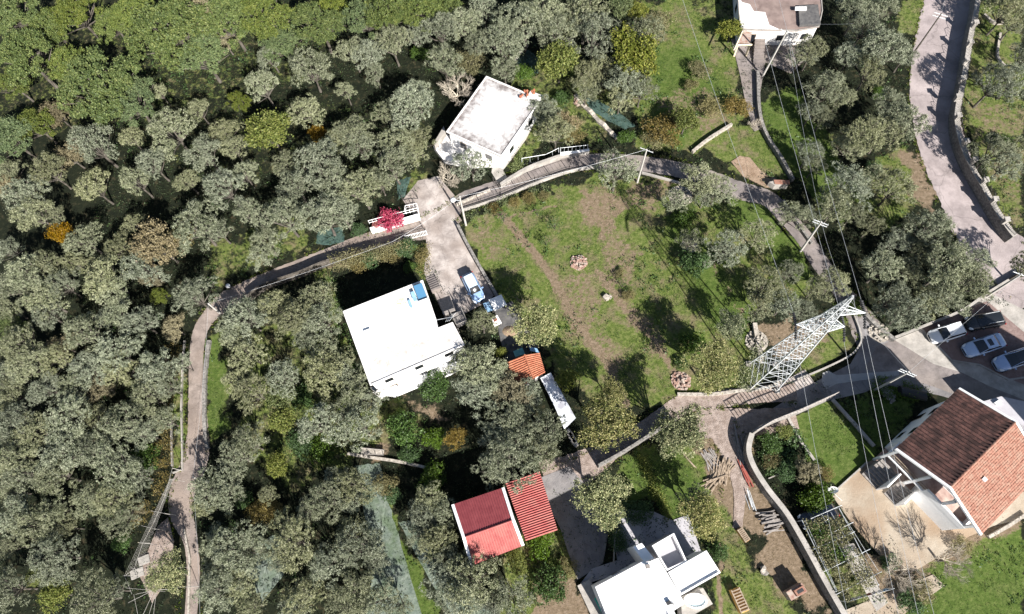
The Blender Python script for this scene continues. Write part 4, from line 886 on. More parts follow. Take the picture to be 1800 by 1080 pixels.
for s_, z in ((1, .02), (.6, .3), (.2, .45)): rows.append([(p.x+1.1*s_*math.cos(6.283*i/k), p.y+.8*s_*math.sin(6.283*i/k), z) for i in range(k)])
mb.grid(rows, close=True); mb.poly(rows[-1]); tag(mb.build('soil_heap', M['dirt'], smooth=True), 'brown soil heap on the dark yard above the orange roofed hut', 'soil heap')

# ---------------------------------------------------------------- poles
def pole(u, v, tu, tv, label, lamp=False, cross=0, r=.12, m='pole', name='utility_pole', hmax=12, hfix=None):
    b = P(u, v); best = min((((I((b.x, b.y, h))[0]-tu)**2+(I((b.x, b.y, h))[1]-tv)**2), h) for h in [x*.1 for x in range(30, 10*hmax)])
    h = hfix or best[1]; t3 = P(tu, tv, h); tl = Vector((t3.x-b.x, t3.y-b.y)); 
    if tl.length > 1.2: tl = tl.normalized()*1.2
    top = Vector((b.x+tl.x, b.y+tl.y, h)); root = thing(name, label, 'pole', (b.x, b.y, 0))
    mb = MB(); mb.tube([Vector((b.x, b.y, -.1)), Vector((b.x, b.y, 0)).lerp(top, .5), top], [r*1.25, r, r*.75], 8); mb.build('shaft', M[m], root, smooth=True)
    if cross:
        for k in range(cross):
            c = Vector((b.x, b.y, 0)).lerp(top, 1-.06*k-.02); mb = MB(); dd = Vector((.75, -.35, 0)); mb.bar(c-dd, c+dd, .07); ca_ = mb.build('cross_arm', M['galv'], root)
            for s_ in (-.9, -.4, .4, .9): mb = MB(); q = c+dd*s_; mb.tube([q, q+Vector((0, 0, .22))], [.04, .03], 6); mb.build('insulator', M['pole'], ca_)
    if lamp:
        mb = MB(); c = Vector((b.x, b.y, 0)).lerp(top, .86); q = c+Vector((-.9, .1, .1)); mb.bar(c, q, .05); mb.build('lamp_arm', M['galv'], root)
        rows = [[(q.x+.33*s_*math.cos(6.283*k/14), q.y+.33*s_*math.sin(6.283*k/14), q.z+z) for k in range(14)] for s_, z in ((.3, -.1), (1, -.03), (.9, .06), (.3, .12))]
        mb = MB(); mb.grid(rows, close=True); mb.poly(rows[-1]); mb.poly(rows[0][::-1]); mb.build('lamp_head', M['white'], root, smooth=True)
    return top
T1 = pole(819, 396, 808, 346, 'pale pole with round white lamp at the top of the driveway', lamp=True)
T2 = pole(1120, 321, 1137, 263, 'pale pole leaning right at the top of the field', cross=1)
T3 = pole(1340, 135, 1384, 54, 'tall pale pole leaning over the brown roofed house', cross=1)
T4 = pole(388, 552, 366, 534, 'short white pole at the bend of the footpath')
T5 = pole(1407, 442, 1444, 390, 'pole beside the shaded upper lane in the right grove', cross=2)
T6 = pole(1603, 98, 1655, 24, 'dark thin pole on the left verge of the wide road', cross=2, m='bark', r=.1)
T7 = pole(1537, 686, 1598, 654, 'pole with crossed arms in front of the dark lawn by the forecourt', cross=2)
T8 = pole(1735, 521, 1796, 482, 'white pole leaning across the parking court corner', cross=1)
T9 = pole(365, 848, 339, 839, 'short white pole beside the lower footpath')
mb = MB(); p = P(401, 503, 1.0)
rows = [[(p.x+.3*a*math.cos(6.283*k/16), p.y+.3*a*math.sin(6.283*k/16), 1.0+z) for k in range(16)] for a, z in ((.3, -.3), (1, 0), (.8, .2), (.2, .3))]
lt = thing('garden_lamp', 'round white garden lamp beside the shaded footpath', 'lamp', P(401, 503)); mb.grid(rows, close=True); mb.poly(rows[-1]); mb.build('lamp_head', M['white'], lt, smooth=True); mb = MB(); mb.bar((p.x, p.y, 0), (p.x, p.y, .75), .05); mb.build('post', M['dark'], lt)
def cable(name, pts, label, r=.02, sag=.0, group=None, n=8):
    mb = MB(); out = []
    for a, b in zip(pts[:-1], pts[1:]):
        a, b = Vector(a), Vector(b)
        for k in range(n): t = k/n; c = a.lerp(b, t); c.z -= sag*4*t*(1-t); out.append(c)
    out.append(Vector(pts[-1])); mb.tube(out, r, 4); return tag(mb.build(name, M['wire']), label, 'cable', group)
cable('overhead_cable', [T1, P(690, 425, 5), T4], 'thin cable from the driveway lamp pole along the shaded footpath', .011, .4)
cable('overhead_cable', [T1, T2], 'thin cable over the lane between the two poles above the field', .011, .4)
cable('overhead_cable', [T4, T9], 'thin cable above the footpath between the two short white poles', .011, .4)
cable('overhead_cable', [T9, P(352, 1100, 5)], 'thin cable above the lowest stretch of the footpath', .011, .2)
cable('overhead_cable', [T3, T5, P(1490,520,7), T7], 'thin cable threading the poles of the right grove', .011, .5)
cable('overhead_cable', [T6, P(1680, -60, 7)], 'thin cable crossing the wide road at the top', .011, .3)
cable('overhead_cable', [T8, T7], 'thin cable across the parking court to the forecourt pole', .011, .5)
cable('overhead_cable', [P(1425, 42, 3.4), P(1500, 42, 7)], 'short cable leaving the brown roof to the right', .011, .1)

# ---------------------------------------------------------------- lattice pylon
pc_ = P(1340, 664); PX, PY = pc_.x, pc_.y
tips = P(1399, 571, 18), P(1484, 575, 18); ra = math.atan2(tips[1].y-tips[0].y, tips[1].x-tips[0].x)
rs = R_(-5)
pyl = thing('lattice_pylon', 'tall white steel lattice pylon standing at the field corner', 'pylon', (PX, PY, 0))
ctr18 = (tips[0]+tips[1])/2; lean = Vector(((ctr18.x-PX)/18, (ctr18.y-PY)/18))
lean = lean.normalized()*min(lean.length, .02) if lean.length > 1e-6 else lean
def pylw(z): return 1.5*(1-z/18)+.5*(z/18) if z < 18 else .5*(1-(z-18)/7.2)+.05
def pc3(i, z):
    w = pylw(z); a = ra+math.pi/4+i*math.pi/2; return Vector((PX+lean.x*z+w*math.sqrt(2)*math.cos(a), PY+lean.y*z+w*math.sqrt(2)*math.sin(a), z))
for i in range(4):
    mb = MB(); mb.tube([pc3(i, 0), pc3(i, 18), pc3(i, 25.2)], [.08, .065, .045], 4); mb.build('leg', M['galv'], pyl)
    mb = MB(); b = pc3(i, 0); mb.box((b.x, b.y, -.05), (.6, .6, .35)); mb.build('footing', M['kerb'], pyl)
zs = [0]; 
while zs[-1] < 24.6: zs.append(zs[-1]+max(.95, pylw(zs[-1])*1.45))
zs = [z*25.1/zs[-1] for z in zs]
br = MB()
for z0, z1 in zip(zs[:-1], zs[1:]):
    for i in range(4):
        j = (i+1) % 4; br.bar(pc3(i, z0), pc3(j, z1), .034); br.bar(pc3(j, z0), pc3(i, z1), .034)
        if len(zs) and zs.index(z1) % 3 == 0: br.bar(pc3(i, z1), pc3(j, z1), .034)
br.build('bracing', M['galv'], pyl)
arms = []
def arm(z, sgn, Lr, hz):
    dx, dy = math.cos(ra)*sgn, math.sin(ra)*sgn; mb = MB(); tip = Vector((PX+lean.x*z+dx*Lr, PY+lean.y*z+dy*Lr, z+.1))
    ids = [i for i in range(4) if (pc3(i, z)-Vector((PX+lean.x*z, PY+lean.y*z, z))).dot(Vector((dx, dy, 0))) > 0]
    for i in ids:
        mb.bar(pc3(i, z), tip, .06); mb.bar(pc3(i, z+hz), tip, .05)
        for t in (.25, .5, .75): mb.bar(pc3(i, z).lerp(tip, t), pc3(i, z+hz).lerp(tip, t), .045)
        for t in (0, .25, .5): mb.bar(pc3(i, z).lerp(tip, t), pc3(i, z+hz).lerp(tip, t+.25), .045)
    for t in (.25, .5, .75): mb.bar(pc3(ids[0], z).lerp(tip, t), pc3(ids[1], z).lerp(tip, t), .045)
    for t in (0, .25, .5): mb.bar(pc3(ids[0], z).lerp(tip, t), pc3(ids[1], z).lerp(tip, t+.25), .045)
    ao = mb.build('cross_arm', M['galv'], pyl)
    for s_ in (1, -1):                                 # two tension strings, towards and away
        wd = Vector((-math.sin(ra), math.cos(ra), 0))*s_
        mb = MB(); q = tip-Vector((0, 0, .12)); e_ = q+wd*1.3-Vector((0, 0, .35)); n = 12
        pts_ = [q.lerp(e_, k/n) for k in range(n+1)]; mb.tube(pts_, [.16 if k % 2 else .06 for k in range(n+1)], 8); mb.build('insulator', M['dark'], ao); arms.append((sgn, z, s_, e_))
    return tip
Lr = (tips[1]-tips[0]).length/2
arm(18.0, -1, Lr, 1.5); arm(18.0, 1, Lr, 1.5); arm(21.6, 1, 2.4, 1.3)
ptop = Vector((PX+lean.x*25.2, PY+lean.y*25.2, 25.2))
def wpt(u, v, z): return P(u, v, z)
def A_(sg, z, s_): return [e for a, b, c, e in arms if a == sg and abs(b-z) < .1 and c == s_][0]
cable('power_line', [P(1190,-30,22), A_(-1, 18, 1)], 'overhead power line reaching the left cross arm from the top', .013, .3, 'power lines held by the pylon')
cable('power_line', [A_(-1, 18, -1), P(1500,1130,15)], 'overhead power line running down from the left cross arm', .013, .3, 'power lines held by the pylon')
cable('power_line', [P(1318,-30,22), A_(1, 18, 1)], 'overhead power line reaching the lower right cross arm from the top', .013, .3, 'power lines held by the pylon')
cable('power_line', [A_(1, 18, -1), P(1590,1130,14)], 'overhead power line running down from the lower right cross arm', .013, .3, 'power lines held by the pylon')
cable('power_line', [P(1362,-30,24), A_(1, 21.6, 1)], 'overhead power line reaching the upper cross arm from the top', .013, .3, 'power lines held by the pylon')
cable('power_line', [A_(1, 21.6, -1), P(1655,1130,16)], 'overhead power line running down from the upper cross arm', .013, .3, 'power lines held by the pylon')
cable('power_line', [ptop, P(1625,1130,20)], 'overhead earth wire running down from the pylon peak', .013, .3, 'power lines held by the pylon')

# ---------------------------------------------------------------- cars
def car(name, label, front, rear, body, Lc=4.3, Wc=1.76, Hc=1.48, roofm=None, suv=False, sunroof=False, wagon=False, group=None):
    f_, r_ = P(*front, .7), P(*rear, .7); dd = (f_-r_).xy; a = math.atan2(dd.y, dd.x); c = (f_+r_)/2
    root = thing(name, label, 'car', (c.x, c.y, .03 if not suv else .03), group, 0)
    def T_(x, y, z): return (c.x+x*math.cos(a)-y*math.sin(a), c.y+x*math.sin(a)+y*math.cos(a), z+.04)
    h = Lc/2; bz = .98 if suv else .88; hz = .9 if suv else .76; w = Wc/2
    # body stations: x, half width, top height, top crown
    rear_end = [(-h, w*.74, bz*.80), (-h+.06, w*.88, bz*.93), (-h+.35, w*.97, bz), (-h+1.0, w, bz)]
    stn = rear_end+[(-.2, w, bz*.99), (h*.35, w, bz*.97), (h*.52, w*.985, hz+.06), (h*.75, w*.95, hz), (h-.22, w*.86, hz-.1), (h-.06, w*.72, hz-.2), (h, w*.58, hz-.3)]
    rows = []
    for x, ww, zt in stn:
        rows.append([T_(x, y*ww, z) for y, z in ((-.9, .2), (-1, .35), (-1, zt*.72), (-.95, zt*.92), (-.82, zt), (-.4, zt+.035), (0, zt+.045), (.4, zt+.035), (.82, zt), (.95, zt*.92), (1, zt*.72), (1, .35), (.9, .2))])
    mb = MB(); mb.grid(rows[::-1], close=True); mb.poly(rows[0]); mb.poly(rows[-1][::-1]); bd = mb.build('body', body, root, smooth=True)
    # cabin
    x0 = -h+(.18 if (wagon or suv) else .75); xr = -h+(.55 if (wagon or suv) else 1.35); xf = .25; x1 = h*.46
    def fr(x, ww, z): return [T_(x, -ww, z), T_(x, -ww*.5, z+.04), T_(x, 0, z+.055), T_(x, ww*.5, z+.04), T_(x, ww, z)]
    rt = w*.70; bt = w*.86; zc = bz-.02
    mb = MB(); mb.grid([fr(xr, rt, Hc-.02), fr((xr+xf)/2-.2, rt*1.02, Hc+.02), fr((xr+xf)/2+.3, rt*1.02, Hc+.01), fr(xf, rt*.96, Hc-.06)][::-1]); 
    mb.build('roof', roofm or body, root, smooth=True)
    def quad(nm, pts, m, par=root): mb = MB(); mb.poly(pts); return mb.build(nm, m, par)
    mb = MB(); mb.grid([fr(xf, rt*.96, Hc-.06), fr((xf+x1)/2, (rt+bt)/2, (Hc+zc)/2+.03), fr(x1, bt*.95, zc+.02)][::-1]); mb.build('windscreen', M['glass'], root, smooth=True)
    mb = MB(); mb.grid([fr(x0, bt*.93, zc+.03), fr((x0+xr)/2, (rt+bt)/2, (Hc+zc)/2+.05), fr(xr, rt, Hc-.02)][::-1]); mb.build('rear_window', M['glass'], root, smooth=True)
    for s_ in (-1, 1):
        mb = MB(); lo_ = [T_(x, s_*bt*q, zc) for x, q in ((x0, .93), (xr, 1.0), (-.1, 1.03), (xf+.2, 1.01), (x1, .95))]; hi_ = [T_(x, s_*rt*q, z) for x, q, z in ((x0+.02, 1.25, zc+.05), (xr, 1.0, Hc-.02), (-.1, 1.02, Hc+.0), (xf, .96, Hc-.06), (x1-.02, 1.14, zc+.04))]
        mb.grid([lo_, hi_] if s_ < 0 else [hi_, lo_]); mb.build('side_window', M['glass'], root)
        mb = MB(); mb.tube([T_(x0+.04, s_*bt*.93, zc+.04), T_(xr, s_*rt*1.01, Hc-.01), T_((xr+xf)/2, s_*rt*1.03, Hc+.01), T_(xf, s_*rt*.97, Hc-.05), T_(x1, s_*bt*.95, zc+.04)], .045, 6); mb.build('roof_pillar', body, root, smooth=True)
        mb = MB(); p = T_(x1-.25, s_*(w+.1), bz+.02); mb.box((p[0], p[1], p[2]-.03), (.14, .24, .15), a); mb.tube([T_(x1-.25, s_*w*.9, bz), p], .03, 5); mb.build('mirror', body, root)
        mb = MB(); q_ = [T_(h-.42, s_*w*.93, hz-.03), T_(h-.12, s_*w*.82, hz-.12), T_(h-.02, s_*w*.6, hz-.2), T_(h-.14, s_*w*.55, hz-.06), T_(h-.36, s_*w*.74, hz+.005)]
        mb.poly([tuple(Vector(t)+Vector((0, 0, .03))) for t in q_]); mb.poly([tuple(Vector(t)+Vector((0, 0, -.1))) for t in q_][::-1]); mb.build('headlight', M['lamp'], root)
        mb = MB(); p = T_(-h+.08, s_*w*.72, bz*.7); mb.box((p[0], p[1], p[2]), (.1, .42, .16), a); mb.build('tail_light', M['redlamp'], root)
        for x in (-h+.8, h-.82):
            wl = MB(); n = 16; R0 = .33 if not suv else .37
            rr = [[T_(x+q*math.cos(6.283*k/n), s_*(w-.02+oo), R0+q*math.sin(6.283*k/n)-.03) for k in range(n)] for q, oo in ((R0*.62, .02), (R0*.92, .025), (R0, 0), (R0, -.2), (R0*.6, -.22))]
            wl.grid(rr, close=True); wh = wl.build('wheel', M['tyre'], root, smooth=False)
            rm = MB(); rm.poly([T_(x+R0*.62*math.cos(6.283*k/n), s_*(w-.005+.01), R0+R0*.62*math.sin(6.283*k/n)-.03) for k in range(n)]); rm.build('rim', M['rim'], wh)
    if sunroof: quad('sunroof', [T_(-.5, -rt*.6, Hc+.075), T_(.0, -rt*.6, Hc+.07), T_(.0, rt*.6, Hc+.07), T_(-.5, rt*.6, Hc+.075)], M['glass'])
    if suv:
        for s_ in (-1, 1): mb = MB(); mb.tube([T_(xr+.1, s_*rt*.95, Hc+.05), T_(xf-.1, s_*rt*.93, Hc+.03)], .025, 5); mb.build('roof_rail', M['galv'], root)
    mb = MB(); mb.tube([T_(h-.03, -w*.45, .45), T_(h+.01, 0, .45), T_(h-.03, w*.45, .45)], .09, 6); mb.build('grille', M['dark'], root)
    return root
def paint(n, c, m=0.0, r=.25): return mat(n, c, None, rough=r, metal=m, spec=.5, coat=.6)
car('parked_car', 'white hatchback, body tinted blue for shade, on the sunny driveway beside the dark shadow', (842,525), (822,486), paint('blue_shade_paint', (.27, .40, .62), .2), 4.0, 1.68, 1.46, wagon=True, roofm=paint('white_roof_paint', (.5, .6, .7)))  # white car; body colour carries the blue of its shade, roof the lit tone
car('parked_car', 'white car parked in the sunlit corner of the red paved court', (1639,593), (1691,577), paint('white_paint', (.74, .75, .76)), 4.1, 1.75, 1.45, wagon=True, group='cars parked on the red paved court')
car('parked_car', 'black estate car parked nearest the wide road on the red court', (1705,569), (1756,560), paint('black_paint', (.012, .014, .016)), 4.3, 1.78, 1.48, suv=True, group='cars parked on the red paved court')
car('parked_car', 'silver sedan with dark sunroof on the red paved court', (1697,618), (1763,596), paint('silver_shade_paint', (.40, .50, .66), .3), 4.7, 1.82, 1.45, sunroof=True, group='cars parked on the red paved court')  # silver car; the blue cast of shade is mixed into its paint
car('parked_car', 'silver car with black roof cut by the right edge of the photo', (1750,643), (1818,620), paint('silver_blue_shade_paint', (.34, .43, .60), .3), 4.7, 1.86, 1.6, suv=True, roofm=M['glass'], group='cars parked on the red paved court')  # silver body, again tinted blue to stand for the shade
car('parked_car', 'dark car half hidden under the vine pergola beside the beige courtyard', (1412,918), (1464,896), paint('dark_blue_paint', (.01, .014, .025)), 4.2, 1.75, 1.46, wagon=True)

# ---------------------------------------------------------------- foliage
def leafmesh(name, cen, nrm, size, asp, m, seed):
    r = np.random.default_rng(seed); n = len(cen)
    nrm = nrm/np.linalg.norm(nrm, axis=1, keepdims=True)
    t = r.normal(size=(n, 3)); t -= (t*nrm).sum(1, keepdims=True)*nrm; t /= np.linalg.norm(t, axis=1, keepdims=True)
    b = np.cross(nrm, t); s = size[:, None]
    V = np.stack([cen-t*s, cen-b*s*asp, cen+t*s, cen+b*s*asp], 1).reshape(-1, 3)
    me = bpy.data.meshes.new(name); me.vertices.add(n*4); me.vertices.foreach_set('co', V.ravel())
    me.loops.add(n*4); me.loops.foreach_set('vertex_index', np.arange(n*4)); me.polygons.add(n)
    me.polygons.foreach_set('loop_start', np.arange(n)*4); me.polygons.foreach_set('loop_total', np.full(n, 4))
    me.materials.append(m); me.update(); return me
def unit(r, n): v = r.normal(size=(n, 3)); return v/np.linalg.norm(v, axis=1, keepdims=True)
def crown_pts(seed, K=13, T=60, n=10, flat=.62, lobe=(.28, .46), tuft=.085, spread=.62, up=.25):
    # lobes on a shell, tufts on each lobe, leaves on each tuft (unit radius, centre at origin)
    r = np.random.default_rng(seed); C_, Nn, S_ = [], [], []
    lob = []
    for k in range(K):
        a = 2.399*k+r.uniform(-.5, .5); q = spread*math.sqrt((k+.3)/K)*r.uniform(.85, 1.3)
        lob.append((np.array([q*math.cos(a), q*math.sin(a), (flat*(1-q*q*.9)*r.uniform(.35, 1.05)-.15)]), r.uniform(*lobe)*(1.1-.3*q)))
    for c, R in lob:
        d = unit(r, T); d[:, 2] = np.abs(d[:, 2])*.9-.25; d /= np.linalg.norm(d, axis=1, keepdims=True)
        rad = R*r.uniform(.72, 1.1, (T, 1)); p = c+d*rad*np.array([1, 1, .8])
        for j in range(T):
            e = d[j]*.6+unit(r, n)*.75+np.array([0, 0, up]); off = e*tuft*np.clip(r.lognormal(-.15, .55, (n, 1)), .2, 3.2)
            C_.append(p[j]+off); Nn.append(unit(r, n)+d[j]*.45+np.array([0, 0, .25]))
    C_ = np.concatenate(C_); Nn = np.concatenate(Nn); return C_, Nn, lob
def trunk_mesh(name, seed, lob, base=-1.25, r0=.06, m=None):
    r = random.Random(seed); mb = MB(); f = Vector((r.uniform(-.06, .06), r.uniform(-.06, .06), -.62)); b = Vector((0, 0, base))
    mb.tube([b, b.lerp(f, .5)+Vector((r.uniform(-.03, .03), r.uniform(-.03, .03), 0)), f], [r0*1.3, r0, r0*.85], 7)
    for c, R in lob[::1]:
        c = Vector(c); mid = f.lerp(c, .5)+Vector((r.uniform(-.07, .07), r.uniform(-.07, .07), r.uniform(-.05, .08)))
        mb.tube([f, mid, c], [r0*.45, r0*.28, r0*.1], 5, cap=False)
    me = bpy.data.meshes.new(name); me.from_pydata(mb.v, [], mb.f); me.materials.append(m or M['bark']); me.update(); return me
PROTO = {}
def proto(kind, nvar, leaf, size, asp, **kw):
    base = kw.pop('base', -1.25); r0 = kw.pop('r0', .055); L_ = []
    for i in range(nvar):
        seed = hash_(kind)+i*17; c, n, lob = crown_pts(seed, **kw); rr = np.random.default_rng(seed+5)
        L_.append((leafmesh(kind+'_crown', c, n, size*rr.uniform(.6, 1.35, len(c)), asp, L[leaf], seed), trunk_mesh(kind+'_trunk', seed, lob, base, r0)))
    PROTO[kind] = L_
def hash_(s): return sum(ord(c)*(i+3) for i, c in enumerate(s))
proto('olive', 16, 'olive', .021, .38, K=22, T=34, n=34, flat=.9, lobe=(.12, .32), tuft=.052, spread=.88)
proto('brownolive', 2, 'brown', .040, .45, K=16, T=20, n=36, lobe=(.2, .34), spread=.78)
proto('oak', 6, 'oak', .023, .62, K=40, T=26, n=30, flat=.5, lobe=(.10, .20), tuft=.046, spread=.9)
proto('yg', 4, 'yg', .045, .6, K=16, T=50, n=8, flat=.6, lobe=(.24, .38), tuft=.09, spread=.72)
proto('pale', 4, 'pale', .030, .65, K=24, T=56, n=8, flat=.6, lobe=(.2, .34), tuft=.08, spread=.78)
proto('green', 4, 'green', .05, .6, K=14, T=48, n=8, flat=.6, lobe=(.26, .4), tuft=.1, spread=.7)
proto('orange', 2, 'orange', .045, .6, K=14, T=48, n=8, flat=.6, lobe=(.24, .4), tuft=.1, spread=.7)
proto('dry', 3, 'dry', .04, .6, K=16, T=40, n=6, flat=.45, lobe=(.2, .36), tuft=.11, spread=.8)
proto('sapling', 4, 'green', .05, .5, K=11, T=7, n=11, flat=.7, lobe=(.2, .36), tuft=.12, spread=.8)
proto('pink', 1, 'pink', .05, .7, K=12, T=46, n=8, flat=.5, lobe=(.24, .4), tuft=.1, spread=.75)
def bare_mesh(seed, dens=1.0):
    r = random.Random(seed); mb = MB()
    def grow(p, d, l, rad, lev):
        q = p+d*l; mb.tube([p, p.lerp(q, .5)+Vector((r.uniform(-1, 1), r.uniform(-1, 1), 0))*l*.06, q], [rad, rad*.8, rad*.6], 4, cap=False)
        if lev == 0: return
        for _ in range(r.choice((3, 4)) if lev > 1 else 4):
            nd = (d+Vector((r.uniform(-1, 1), r.uniform(-1, 1), r.uniform(-.35, .6)))*.75).normalized(); grow(q if r.random() < .6 else p.lerp(q, r.uniform(.4, .9)), nd, l*r.uniform(.6, .85), rad*.58, lev-1)
    for k in range(6):
        a = k*1.047+r.uniform(-.3, .3); grow(Vector((0, 0, -.9)), Vector((math.cos(a)*.8, math.sin(a)*.8, .8)).normalized(), .42, .03, 4)
    me = bpy.data.meshes.new('bare_crown'); me.from_pydata(mb.v, [], mb.f); me.materials.append(M['twig']); me.update()
    t = MB(); t.tube([Vector((0, 0, -1.25)), Vector((0, 0, -.88))], [.06, .045], 6); tm = bpy.data.meshes.new('bare_trunk'); tm.from_pydata(t.v, [], t.f); tm.materials.append(M['bark']); tm.update()
    return me, tm
PROTO['bare'] = [bare_mesh(3), bare_mesh(9)]
# kind: (object name, category, colour words, height of crown centre as share of radius, min z)
KIND = dict(o=('olive', 'olive_tree', 'olive tree', ['silvery', 'grey-green', 'dusty green'], 1.35), n=('brownolive', 'olive_tree', 'tree', ['brownish', 'tawny'], 1.3),
 b=('oak', 'oak_tree', 'tree', ['leafy green', 'fresh green'], 1.3), y=('yg', 'leafy_tree', 'tree', ['yellow-green', 'lime green'], 1.2), p=('pale', 'leafy_tree', 'tree', ['pale yellow-green', 'speckled yellowish'], 1.25),
 g=('green', 'leafy_bush', 'bush', ['dark green', 'deep green'], .9), r=('orange', 'autumn_tree', 'tree', ['orange-leaved', 'golden'], 1.2), v=('dry', 'dry_shrub', 'shrub', ['dry yellow-brown', 'straw coloured'], .7), s=('sapling', 'young_tree', 'sapling', ['thin dark'], 1.3), k=('pink', 'flowering_bush', 'bush', ['pink flowering'], .8), x=('bare', 'bare_tree', 'tree', ['bare twiggy'], 1.2))
